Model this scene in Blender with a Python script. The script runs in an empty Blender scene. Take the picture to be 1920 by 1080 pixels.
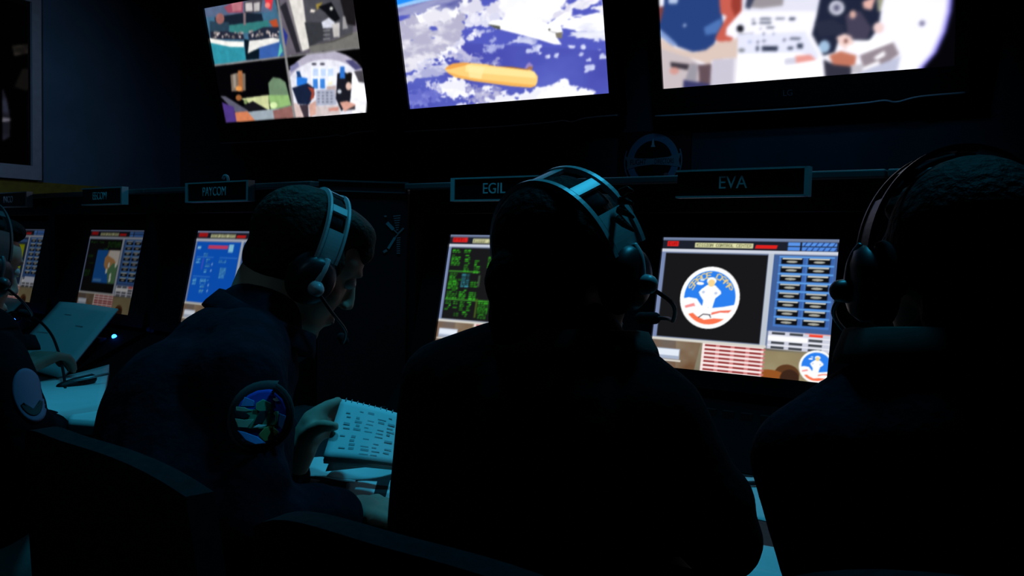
import bpy, bmesh, math, random
import numpy as np
from mathutils import Vector, Matrix

random.seed(7); RNG = np.random.default_rng(11)
C = bpy.context.scene.collection
SC = bpy.context.scene
R = math.radians

# ------------------------------------------------------------------ camera, world, lights, exposure
F_PX, PITCH, ROLL, EYE = 1627.4, .0469, .022, 1.15
cam_d = bpy.data.cameras.new('camera'); cam = bpy.data.objects.new('camera', cam_d); C.objects.link(cam)
cam_d.sensor_width = 36; cam_d.lens = F_PX/1920*36; cam_d.clip_start = .02
cam.matrix_world = Matrix.Translation((0, 0, EYE)) @ Matrix.Rotation(math.pi/2-PITCH, 4, 'X') @ Matrix.Rotation(ROLL, 4, 'Z')
SC.camera = cam
w = bpy.data.worlds.new('dark_room'); SC.world = w; w.use_nodes = True
w.node_tree.nodes['Background'].inputs[0].default_value = (0, 0, 0, 1)
SC.view_settings.view_transform = 'Standard'; SC.view_settings.look = 'None'
SC.view_settings.exposure = 0; SC.view_settings.gamma = 1; SC.view_settings.use_curve_mapping = False
SC.cycles.use_denoising = True
SC.cycles.max_bounces = 5
SC.cycles.sample_clamp_indirect = 2

def spot(name, loc, aim, power, color, angle, blend=.6, size=.08):
    l = bpy.data.lights.new(name, 'SPOT'); l.energy = power; l.color = color
    l.spot_size = R(angle); l.spot_blend = blend; l.shadow_soft_size = size
    o = bpy.data.objects.new(name, l); C.objects.link(o)
    o.matrix_world = Matrix.Translation(loc) @ (Vector(aim)-Vector(loc)).to_track_quat('-Z', 'Y').to_matrix().to_4x4()
    return o
CY = (.035, .60, 1.0)
spot('desk_spotlight', (.55, 1.45, 2.5), (.28, 1.15, .75), 32, CY, 66)
spot('desk_spotlight', (-.35, 1.85, 2.5), (-.42, 1.50, .75), 30, CY, 60)
spot('desk_spotlight', (-1.0, 2.15, 2.5), (-1.25, 2.25, .75), 12, CY, 66)
spot('patch_fill', (-.95, .10, 2.5), (-.32, 1.05, .95), 5, (.30, .72, 1.0), 26, 1)  # unseen spot added on the viewer's side to light the sleeve patch
spot('wall_glow_fill', (-1.75, 2.7, 2.2), (-2.4, 3.6, 1.55), 11, (.28, .55, 1.0), 95, 1)  # added fill, stands in for the glow of other consoles' screens
spot('wall_glow_fill', (.30, 1.9, 2.2), (.95, 3.05, 1.45), 9, (.12, .5, 1.0), 62, 1)  # added fill so the plaque and the navy wall around it show

# ------------------------------------------------------------------ the directions of the room
def unit(v): return Vector(v).normalized()
class Row:                       # a straight row: along (left to right), away (into the room), up
    def __init__(s, th, ox, oy):
        s.th = th; s.d = Vector((math.cos(th), -math.sin(th), 0)); s.n = Vector((math.sin(th), math.cos(th), 0)); s.o = Vector((ox, oy, 0))
    def w(s, a, v, z): return s.o + s.d*a + s.n*v + Vector((0, 0, z))
    def m(s, a, v, z): return Matrix.Translation(s.w(a, v, z)) @ Matrix.Rotation(-s.th, 4, 'Z')
RR, LL, TT = Row(.60, .2862, 1.7817), Row(.67, -2.0076, 3.3363), Row(.5424, -1.4485, 4.3556)

def ray(px, py):
    X = (px-960)/F_PX; Y = (py-540)/F_PX
    c, s = math.cos(-ROLL), math.sin(-ROLL)
    X, Y = c*X-s*Y, s*X+c*Y
    cp, sp = math.cos(PITCH), math.sin(PITCH)
    return Vector((X, cp-Y*sp, -Y*cp-sp))
def pt(px, py, dist):            # the place seen at a pixel, dist metres into the room
    r = ray(px, py); return Vector((0, 0, EYE)) + r*(dist/r.y)
def hit(px, py, o, n):
    r = ray(px, py); e = Vector((0, 0, EYE)); return e + r*((o-e).dot(n)/r.dot(n))
def hz(px, py, z): return hit(px, py, Vector((0, 0, z)), Vector((0, 0, 1)))

# ------------------------------------------------------------------ materials
def mat(name, color, rough=.6, spec=.3, metal=0., noise=0., nscale=30., bump=0., bscale=60., sheen=0.):
    m = bpy.data.materials.new(name); m.use_nodes = True; nt = m.node_tree; b = nt.nodes['Principled BSDF']
    b.inputs['Base Color'].default_value = (*color, 1); b.inputs['Roughness'].default_value = rough
    b.inputs['Specular IOR Level'].default_value = spec; b.inputs['Metallic'].default_value = metal
    tc = nt.nodes.new('ShaderNodeTexCoord')
    if noise:
        n = nt.nodes.new('ShaderNodeTexNoise'); n.inputs['Scale'].default_value = nscale; n.inputs['Detail'].default_value = 4
        nt.links.new(tc.outputs['Object'], n.inputs['Vector'])
        r = nt.nodes.new('ShaderNodeValToRGB')
        r.color_ramp.elements[0].position = .3; r.color_ramp.elements[1].position = .7
        r.color_ramp.elements[0].color = (*[c*(1-noise) for c in color], 1); r.color_ramp.elements[1].color = (*[min(1, c*(1+noise)) for c in color], 1)
        nt.links.new(n.outputs['Fac'], r.inputs['Fac']); nt.links.new(r.outputs['Color'], b.inputs['Base Color'])
    if bump:
        n = nt.nodes.new('ShaderNodeTexNoise'); n.inputs['Scale'].default_value = bscale; n.inputs['Detail'].default_value = 3
        nt.links.new(tc.outputs['Object'], n.inputs['Vector'])
        bp = nt.nodes.new('ShaderNodeBump'); bp.inputs['Strength'].default_value = bump; bp.inputs['Distance'].default_value = .01
        nt.links.new(n.outputs['Fac'], bp.inputs['Height']); nt.links.new(bp.outputs['Normal'], b.inputs['Normal'])
    return m
def emit(name, color, strength):
    m = bpy.data.materials.new(name); m.use_nodes = True; nt = m.node_tree
    e = nt.nodes.new('ShaderNodeEmission'); e.inputs[0].default_value = (*color, 1); e.inputs[1].default_value = strength
    nt.links.new(e.outputs[0], nt.nodes['Material Output'].inputs[0]); return m
def picture_mat(name, strength):
    m = bpy.data.materials.new(name); m.use_nodes = True; nt = m.node_tree
    e = nt.nodes.new('ShaderNodeEmission'); a = nt.nodes.new('ShaderNodeAttribute'); a.attribute_name = 'picture'
    nt.links.new(a.outputs['Color'], e.inputs[0]); e.inputs[1].default_value = strength
    nt.links.new(e.outputs[0], nt.nodes['Material Output'].inputs[0]); return m

M = dict(
    black=mat('black_laminate', (.006, .006, .007), .5, .25, noise=.2),
    header=mat('console_top_rim', (.10, .11, .12), .45, .5),
    bezel=mat('black_plastic', (.006, .006, .007), .45, .25),
    panel=mat('matt_black_panel', (.005, .005, .006), .8, .06),
    tvframe=mat('gloss_black_plastic', (.003, .003, .004), .35, .2),
    tv_highlight=mat('tv_edge_highlight', (.30, .34, .36), .3, .6),
    dash=mat('sign_letters', (.8, .84, .85), .5, .4),
    signback=mat('sign_face', (.004, .004, .005), .4, .25),
    signedge=mat('sign_metal_edge', (.62, .66, .68), .4, .5, .1),
    desk=mat('worktop_laminate', (.02, .022, .024), .5, .3, noise=.3, nscale=80),
    wall_navy=mat('navy_wall_paint', (.014, .042, .052), .8, .1, noise=.15, nscale=6),
    wall_blue=mat('blue_wall_paint', (.085, .155, .22), .8, .1, noise=.12, nscale=5),
    wall_dark=mat('dark_wall_paint', (.02, .024, .03), .9, .1, noise=.15, nscale=6),
    yellow=mat('yellow_trim', (.22, .17, .02), .6, .2, noise=.15),
    ceil=mat('black_ceiling', (.01, .01, .012), .9, .1, noise=.2),
    floor=mat('dark_carpet', (.012, .013, .016), .95, .05, noise=.4, nscale=120, bump=.3, bscale=400),
    greyframe=mat('grey_frame', (.32, .34, .37), .6, .3, noise=.08),
    paper=mat('white_paper', (.78, .78, .76), .8, .1, noise=.03, nscale=14),
    ink=mat('printed_ink', (.42, .43, .44), .8, .1),
    wire=mat('wire_metal', (.35, .36, .37), .35, .5, .6),
    navy=mat('navy_cloth', (.0075, .0095, .017), .95, .06, noise=.25, nscale=40, bump=.35, bscale=45),
    black_cloth=mat('black_cloth', (.005, .005, .007), .95, .06, noise=.25, nscale=40, bump=.35, bscale=45),
    khaki=mat('grey_trousers', (.10, .105, .10), .95, .05, noise=.15, nscale=30, bump=.3, bscale=30),
    collar=mat('grey_green_collar', (.035, .05, .045), .9, .06, noise=.2),
    skin=mat('skin', (.50, .31, .23), .6, .15, noise=.08, nscale=25),
    lips=mat('lips', (.38, .16, .14), .5, .2),
    hair_dark=mat('dark_brown_hair', (.006, .005, .004), .75, .08, noise=.4, nscale=60, bump=.6, bscale=90),
    hair_brown=mat('brown_hair', (.030, .020, .014), .7, .1, noise=.4, nscale=60, bump=.6, bscale=90),
    eye=mat('eye_white', (.6, .6, .58), .3, .4), iris=mat('iris', (.03, .02, .015), .3, .4),
    plastic_grey=mat('grey_headset_plastic', (.46, .47, .48), .38, .5),
    plastic_mid=mat('charcoal_headset_plastic', (.05, .053, .058), .38, .5),
    plastic_dark=mat('dark_headset_plastic', (.012, .012, .014), .4, .4),
    foam=mat('headset_foam', (.02, .02, .022), .95, .05, noise=.3, nscale=150),
    cord=mat('black_cord', (.008, .008, .009), .5, .3),
    chairf=mat('black_chair_fabric', (.010, .011, .013), .9, .1, noise=.3, nscale=90),
    chairp=mat('black_chair_plastic', (.012, .013, .014), .45, .35),
    red_panel=mat('dark_red_board', (.055, .012, .016), .8, .1),
    emb_grey=mat('emblem_grey', (.16, .22, .25), .7, .2), emb_black=mat('emblem_black', (.004, .004, .005), .7, .1),
    emb_white=mat('emblem_white', (.45, .5, .52), .6, .2), logo_grey=mat('dim_logo_grey', (.08, .085, .09), .6, .2), emb_blue=mat('emblem_blue', (.10, .20, .30), .7, .1),
    emb_red=mat('emblem_red', (.25, .10, .10), .6, .2),
    decal_teal=mat('decal_teal', (.20, .42, .50), .6, .2), decal_grey=mat('decal_grey', (.30, .28, .33), .6, .2),
    led=emit('blue_power_light', (.02, .16, 1.0), 9.0),
    p_blue=mat('patch_blue', (.03, .08, .50), .8, .05), p_sky=mat('patch_light_blue', (.10, .32, .75), .8, .05),
    p_green=mat('patch_green', (.10, .34, .20), .8, .05), p_pale=mat('patch_pale_green', (.34, .50, .36), .8, .05),
    p_dark=mat('patch_dark', (.03, .03, .035), .8, .05), p_tan=mat('patch_olive', (.22, .20, .07), .8, .05),
    p_edge=mat('patch_grey_border', (.055, .065, .065), .8, .05), p_lav=mat('patch_lavender', (.26, .18, .27), .8, .05),
    p_white=mat('patch_white', (.7, .72, .7), .8, .05), p_red=mat('patch_red', (.5, .05, .06), .8, .05),
)
M['panel_purple'] = mat('dark_purple_panel', (.022, .017, .022), .7, .15, noise=.1)

# ------------------------------------------------------------------ object helpers
def empty(name, m, label=None, cat=None, group=None):
    o = bpy.data.objects.new(name, None); C.objects.link(o); o.empty_display_size = .05
    o.matrix_world = m if isinstance(m, Matrix) else Matrix.Translation(m)
    tag(o, label, cat, group); return o
def tag(o, label=None, cat=None, group=None, kind=None):
    if label: o['label'] = label
    if cat: o['category'] = cat
    if group: o['group'] = group
    if kind: o['kind'] = kind
    return o
def link(name, me, m, parent=None, loc=None, smooth=False):
    if m: me.materials.append(m)
    o = bpy.data.objects.new(name, me); C.objects.link(o)
    if parent: o.parent = parent
    if loc is not None: o.matrix_local = loc if isinstance(loc, Matrix) else Matrix.Translation(loc)
    if smooth:
        for p in me.polygons: p.use_smooth = True
    return o
def from_bm(name, bm, m, parent=None, loc=None, smooth=False, bevel=0):
    if bevel:
        bmesh.ops.bevel(bm, geom=list(bm.edges), offset=bevel, segments=2, affect='EDGES', profile=.5)
    bmesh.ops.recalc_face_normals(bm, faces=bm.faces)
    me = bpy.data.meshes.new(name); bm.to_mesh(me); bm.free()
    return link(name, me, m, parent, loc, smooth)
def add_box(bm, x0, x1, y0, y1, z0, z1):
    vs = [bm.verts.new(p) for p in ((x0,y0,z0),(x1,y0,z0),(x1,y1,z0),(x0,y1,z0),(x0,y0,z1),(x1,y0,z1),(x1,y1,z1),(x0,y1,z1))]
    for f in ((0,1,2,3),(4,5,6,7),(0,1,5,4),(1,2,6,5),(2,3,7,6),(3,0,4,7)): bm.faces.new([vs[i] for i in f])
def box(name, dims, m, parent=None, loc=None, bevel=0):
    bm = bmesh.new(); add_box(bm, *dims); return from_bm(name, bm, m, parent, loc, False, bevel)
def prism(name, poly, axis, a0, a1, m, parent=None, loc=None, bevel=0):
    """poly in the two other axes, pushed along axis from a0 to a1"""
    bm = bmesh.new()
    def P(u, v, a): return {'x': (a, u, v), 'y': (u, a, v), 'z': (u, v, a)}[axis]
    A = [bm.verts.new(P(u, v, a0)) for u, v in poly]; B = [bm.verts.new(P(u, v, a1)) for u, v in poly]
    bm.faces.new(A); bm.faces.new(B[::-1]); n = len(poly)
    for i in range(n): bm.faces.new((A[i], A[(i+1) % n], B[(i+1) % n], B[i]))
    return from_bm(name, bm, m, parent, loc, False, bevel)
def add_tube(bm, pts, r, seg=10, closed=False, squash=1.):
    pts = [Vector(p) for p in pts]; n = len(pts); rings = []
    rr = r if isinstance(r, (list, tuple)) else [r]*n
    ref = None
    for i, p in enumerate(pts):
        if closed: t = pts[(i+1) % n]-pts[i-1]
        else: t = pts[min(i+1, n-1)]-pts[max(i-1, 0)]
        t.normalize()
        if ref is None: ref = t.orthogonal().normalized()
        ref = (ref - t*ref.dot(t)).normalized(); b = t.cross(ref)
        rings.append([bm.verts.new(p + (ref*math.cos(2*math.pi*k/seg)*squash + b*math.sin(2*math.pi*k/seg))*rr[i]) for k in range(seg)])
    for i in range(n if closed else n-1):
        A, B = rings[i], rings[(i+1) % n]
        for k in range(seg): bm.faces.new((A[k], A[(k+1) % seg], B[(k+1) % seg], B[k]))
    if not closed: bm.faces.new(rings[0][::-1]); bm.faces.new(rings[-1])
def tube(name, pts, r, m, parent=None, seg=10, closed=False, loc=None):
    bm = bmesh.new(); add_tube(bm, pts, r, seg, closed); return from_bm(name, bm, m, parent, loc, True)
def smooth_path(pts, n=8):
    pts = [Vector(p) for p in pts]; out = []
    for i in range(len(pts)-1):
        p0, p1, p2, p3 = pts[max(i-1, 0)], pts[i], pts[i+1], pts[min(i+2, len(pts)-1)]
        for k in range(n):
            t = k/n
            out.append(.5*((2*p1)+(p2-p0)*t+(2*p0-5*p1+4*p2-p3)*t*t+(3*p1-p0-3*p2+p3)*t**3))
    return out+[pts[-1]]
def add_ball(bm, c, r, rot=None, sub=3):
    r = r if isinstance(r, (tuple, list)) else (r, r, r)
    m = Matrix.Translation(c) @ (rot.to_4x4() if rot else Matrix()) @ Matrix.Diagonal((*r, 1))
    bmesh.ops.create_icosphere(bm, subdivisions=sub, radius=1, matrix=m)
def add_capsule(bm, p0, p1, r0, r1, seg=18):
    p0, p1 = Vector(p0), Vector(p1); t = (p1-p0); L = t.length
    if L < 1e-6: add_ball(bm, p0, r0); return
    t /= L; a = t.orthogonal().normalized(); b = t.cross(a); rings = []
    prof = [(-r0*math.cos(k*math.pi/10), r0*math.sin(k*math.pi/10)) for k in range(1, 6)] + [(L+r1*math.sin(k*math.pi/10), r1*math.cos(k*math.pi/10)) for k in range(0, 5)]
    for h, r in prof: rings.append([bm.verts.new(p0+t*h+(a*math.cos(2*math.pi*k/seg)+b*math.sin(2*math.pi*k/seg))*r) for k in range(seg)])
    for A, B in zip(rings, rings[1:]):
        for k in range(seg): bm.faces.new((A[k], A[(k+1) % seg], B[(k+1) % seg], B[k]))
    s = bm.verts.new(p0-t*r0); e = bm.verts.new(p1+t*r1)
    for k in range(seg):
        bm.faces.new((s, rings[0][(k+1) % seg], rings[0][k])); bm.faces.new((e, rings[-1][k], rings[-1][(k+1) % seg]))
def solid(name, prims, m, parent, origin, voxel=.006, smooth=4):
    """many overlapping round shapes melted into one continuous surface"""
    bm = bmesh.new()
    for p in prims:
        if p[0] == 'b': add_ball(bm, *p[1:])
        elif p[0] == 'c': add_capsule(bm, *p[1:])
        elif p[0] == 'l':            # a limb through several joints
            for (a, ra), (b, rb) in zip(p[1], p[1][1:]): add_capsule(bm, a, b, ra, rb)
    bmesh.ops.recalc_face_normals(bm, faces=bm.faces)
    bmesh.ops.translate(bm, verts=bm.verts, vec=-Vector(origin))
    me = bpy.data.meshes.new(name); bm.to_mesh(me); bm.free()
    o = bpy.data.objects.new(name, me); C.objects.link(o)
    md = o.modifiers.new('r', 'REMESH'); md.mode = 'VOXEL'; md.voxel_size = voxel
    if smooth: s = o.modifiers.new('s', 'SMOOTH'); s.iterations = smooth; s.factor = .5
    dg = bpy.context.evaluated_depsgraph_get()
    new = bpy.data.meshes.new_from_object(o.evaluated_get(dg)); o.modifiers.clear(); o.data = new; bpy.data.meshes.remove(me)
    new.name = name; new.materials.clear(); new.materials.append(m)
    for p in new.polygons: p.use_smooth = True
    if parent: o.parent = parent
    return o
def text(name, s, size, m, parent, loc, depth=.0008, align='CENTER', sx=1.):
    cu = bpy.data.curves.new(name, 'FONT'); cu.body = s; cu.size = size; cu.align_x = align; cu.align_y = 'CENTER'; cu.extrude = depth
    o = bpy.data.objects.new(name, cu); C.objects.link(o)
    dg = bpy.context.evaluated_depsgraph_get(); me = bpy.data.meshes.new_from_object(o.evaluated_get(dg))
    bpy.data.objects.remove(o); bpy.data.curves.remove(cu); me.materials.clear()
    me.transform(Matrix.Diagonal((sx, 1, 1, 1)))
    return link(name, me, m, parent, loc)
FACE = Matrix.Rotation(math.pi/2, 4, 'X')      # flat things stood upright, facing -y

# ------------------------------------------------------------------ pictures shown on the screens
def fbm(u, v, scale, seed=0, octv=4):
    out = np.zeros_like(u); amp = 1.; tot = 0
    for o in range(octv):
        g = np.random.default_rng(seed+o).random((64, 64)); x = u*scale*2**o; y = v*scale*2**o
        xi = np.floor(x).astype(int); yi = np.floor(y).astype(int); fx = x-xi; fy = y-yi
        fx = fx*fx*(3-2*fx); fy = fy*fy*(3-2*fy)
        G = lambda a, b: g[a % 64, b % 64]
        out += amp*((G(yi, xi)*(1-fx)+G(yi, xi+1)*fx)*(1-fy)+(G(yi+1, xi)*(1-fx)+G(yi+1, xi+1)*fx)*fy); tot += amp; amp *= .55
    return out/tot
class Canvas:
    def __init__(s, nx, ny, fx=None, ss=3, base=(0, 0, 0)):
        s.nx, s.ny, s.ss = nx, ny, ss; s.fx = fx or (lambda x, y: (x, y))
        s.a = np.zeros((ny*ss, nx*ss, 3)); s.a[:] = base
        s.U, s.V = np.meshgrid((np.arange(nx*ss)+.5)/(nx*ss), (np.arange(ny*ss)+.5)/(ny*ss))
        s.clip = None
    def mask(s, pts):
        uv = [s.fx(*p) for p in pts]; us = [p[0] for p in uv]; vs = [p[1] for p in uv]
        H, W = s.U.shape; i0 = max(0, int(min(vs)*H)-1); i1 = min(H, int(max(vs)*H)+2); j0 = max(0, int(min(us)*W)-1); j1 = min(W, int(max(us)*W)+2)
        if i1 <= i0 or j1 <= j0: return None
        U = s.U[i0:i1, j0:j1]; V = s.V[i0:i1, j0:j1]; m = np.zeros(U.shape, bool); n = len(uv)
        for k in range(n):
            (xa, ya), (xb, yb) = uv[k], uv[(k+1) % n]
            if ya == yb: continue
            m ^= ((ya > V) != (yb > V)) & (U < (xb-xa)*(V-ya)/(yb-ya)+xa)
        if s.clip is not None: m &= s.clip[i0:i1, j0:j1]
        return (slice(i0, i1), slice(j0, j1)), m
    def poly(s, pts, c, noise=None, alpha=1.):
        r = s.mask(pts)
        if r is None: return
        sl, m = r; col = np.array(c, float)
        if noise:                        # (second colour, scale, threshold, softness, seed, stretch)
            c2, sc, th, so, seed, st = noise
            n = fbm(s.U[sl]*st, s.V[sl], sc, seed); k = np.clip((n-th)/so+.5, 0, 1)[..., None]
            if c2 is None: s.a[sl] = np.where(m[..., None], s.a[sl]*(1-k)+col*k, s.a[sl]); return
            col = col*(1-k)+np.array(c2, float)*k
        s.a[sl] = np.where(m[..., None], s.a[sl]*(1-alpha)+col*alpha, s.a[sl])
    def cloud(s, pts, c, c2, scale, seed, r=14, amp=1.3, stretch=1., lo=.42, hi=.78, shear=0.):
        m = s.mask(pts)
        if m is None: return
        f = np.zeros(s.U.shape); f[m[0]] = m[1]
        for _ in range(2):
            for ax in (0, 1):
                k = np.cumsum(np.pad(f, [(r+1, r) if a == ax else (0, 0) for a in (0, 1)], 'edge'), ax); n = f.shape[ax]
                f = (np.take(k, np.arange(n)+2*r+1, ax)-np.take(k, np.arange(n), ax))/(2*r+1)
        U2 = s.U*1.7+s.V*shear+4; n = fbm(U2*stretch, s.V+2, scale, seed, 5); n = n*.6+.4*(1-np.abs(2*fbm(U2*stretch+1.3, s.V+5, scale*1.7, seed+80, 4)-1)*1.6); d = f*1.12+(n-.56)*amp*2.3*(f > .02)
        a = np.clip((d-lo)/(hi-lo), 0, 1); a = (a*a*(3-2*a))[..., None]; n2 = fbm(U2*stretch, s.V+7, scale*1.6, seed+40, 4)
        k = np.clip((n2-.42)/.22, 0, 1)[..., None]; s.a[:] = s.a*(1-a)+(np.array(c, float)*k+np.array(c2, float)*(1-k))*a
    def grain(s, amt, scale, seed, stretch=1.):
        n = fbm(s.U*1.7*stretch+3, s.V+3, scale, seed, 4); s.a *= np.clip(1+(n-.5)*2*amt, 0, 2)[..., None]
    def rect(s, x0, y0, x1, y1, c, **k): s.poly([(x0, y0), (x1, y0), (x1, y1), (x0, y1)], c, **k)
    def ell(s, cx, cy, rx, ry, c, n=40, rot=0, **k):
        cr, sr = math.cos(rot), math.sin(rot)
        s.poly([(cx+rx*math.cos(t)*cr-ry*math.sin(t)*sr, cy+rx*math.cos(t)*sr+ry*math.sin(t)*cr) for t in (2*math.pi*i/n for i in range(n))], c, **k)
    def line(s, p, q, wd, c):
        dx, dy = q[0]-p[0], q[1]-p[1]; L = math.hypot(dx, dy); ox, oy = -dy/L*wd/2, dx/L*wd/2
        s.poly([(p[0]+ox, p[1]+oy), (q[0]+ox, q[1]+oy), (q[0]-ox, q[1]-oy), (p[0]-ox, p[1]-oy)], c)
    def setclip(s, pts):
        s.clip = None
        if pts is None: return
        sl, m = s.mask(pts); full = np.zeros(s.U.shape, bool); full[sl] = m; s.clip = full
    GLYPH = dict(A='01110100011000111111100011000110001', C='01110100011000010000100001000101110', E='11111100001000011110100001000011111', G='01110100011000010111100011000101110',
                 I='11111001000010000100001000010011111', L='10000100001000010000100001000011111', M='10001110111010110101100011000110001', N='10001110011010110011100011000110001',
                 O='01110100011000110001100011000101110', P='11110100011000111110100001000010000', R='11110100011000111110101001001010001', S='01111100001000001110000010000111110',
                 T='11111001000010000100001000010000100', V='10001100011000110001100010101000100', Y='10001100010101000100001000010000100')
    def glyph(s, ch, fmap, c):
        g = s.GLYPH.get(ch)
        if not g: return
        for i in range(7):
            for j in range(5):
                if g[i*5+j] == '1': s.poly([fmap(j/5-.02, i/7-.02), fmap((j+1)/5+.02, i/7-.02), fmap((j+1)/5+.02, (i+1)/7+.02), fmap(j/5-.02, (i+1)/7+.02)], c)
    def word(s, txt, x0, y0, x1, y1, c):
        wd = (x1-x0)/max(1, len(txt))
        for k, ch in enumerate(txt):
            s.glyph(ch, lambda u, v, k=k: (x0+wd*(k+u*.82), y0+(y1-y0)*v), c)
    def grid(s, blur=1):
        ss = s.ss; a = s.a.reshape(s.ny, ss, s.nx, ss, 3).mean((1, 3))/255.
        for _ in range(blur):
            p = np.pad(a, ((1, 1), (1, 1), (0, 0)), 'edge')
            a = (p[1:-1, 1:-1]*4+p[:-2, 1:-1]+p[2:, 1:-1]+p[1:-1, :-2]+p[1:-1, 2:])/8
        return np.where(a <= .04045, a/12.92, ((a+.055)/1.055)**2.4)
def screen(name, cv, wd, ht, m, parent, loc, blur=1):
    """a flat lit display, x to the right, z up from its lower left corner, facing -y"""
    a = cv.grid(blur); ny, nx, _ = a.shape
    xs = np.linspace(0, wd, nx); zs = np.linspace(ht, 0, ny); X, Z = np.meshgrid(xs, zs)
    co = np.stack([X, np.zeros_like(X), Z], -1).reshape(-1, 3).astype('f4')
    i = np.arange(ny-1)[:, None]*nx+np.arange(nx-1)[None, :]
    fa = np.stack([i+nx, i+nx+1, i+1, i], -1).reshape(-1, 4)
    me = bpy.data.meshes.new(name); me.from_pydata(co.tolist(), [], fa.tolist())
    at = me.color_attributes.new('picture', 'FLOAT_COLOR', 'POINT')
    rgba = np.ones((nx*ny, 4), 'f4'); rgba[:, :3] = a.reshape(-1, 3); at.data.foreach_set('color', rgba.ravel())
    return link(name, me, m, parent, loc)

# ------------------------------------------------------------------ the setting
def struct(name, bm, m):
    o = from_bm(name, bm, m); o['kind'] = 'structure'; return o
bm = bmesh.new(); add_box(bm, -5.5, 4.5, -2.6, 6.8, -.1, 0); struct('floor', bm, M['floor'])
bm = bmesh.new(); add_box(bm, -5.5, 4.5, -2.6, 6.8, 2.75, 2.85); struct('ceiling', bm, M['ceil'])
def wall(name, row, a0, a1, v0, v1, m, z0=0, z1=2.75):
    bm = bmesh.new(); add_box(bm, a0, a1, v0, v1, z0, z1); o = struct(name, bm, m); o.matrix_world = row.m(0, 0, 0); return o
wall('wall_back', TT, -.515, 5.2, .14, .24, M['wall_navy'])
wall('wall_left', TT, -.615, -.515, -5.6, .24, M['wall_blue'])
wall('wall_right', TT, 5.2, 5.3, -5.6, .24, M['wall_dark'])
wall('wall_front', TT, -.615, 5.3, -5.7, -5.6, M['wall_dark'])
t = wall('trim_1', TT, -.515, -.503, -5.6, .14, M['yellow'], 1.335, 1.405)

# ------------------------------------------------------------------ wall televisions
TILT = R(13.2); TVW, TVH, TVZ = .938, .55, 1.733
def tv_uv(s0):
    o = TT.w(s0, 0, TVZ); up = Vector((0, 0, 1))*math.cos(TILT)-TT.n*math.sin(TILT); n = TT.d.cross(up)
    def f(px, py):
        q = hit(px, py, o, n)-o; return q.dot(TT.d)/TVW, 1-q.dot(up)/TVH
    return f
def crop(f, ox, oy, k): return lambda x, y: f(ox+x/k, oy+y/k)

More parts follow.
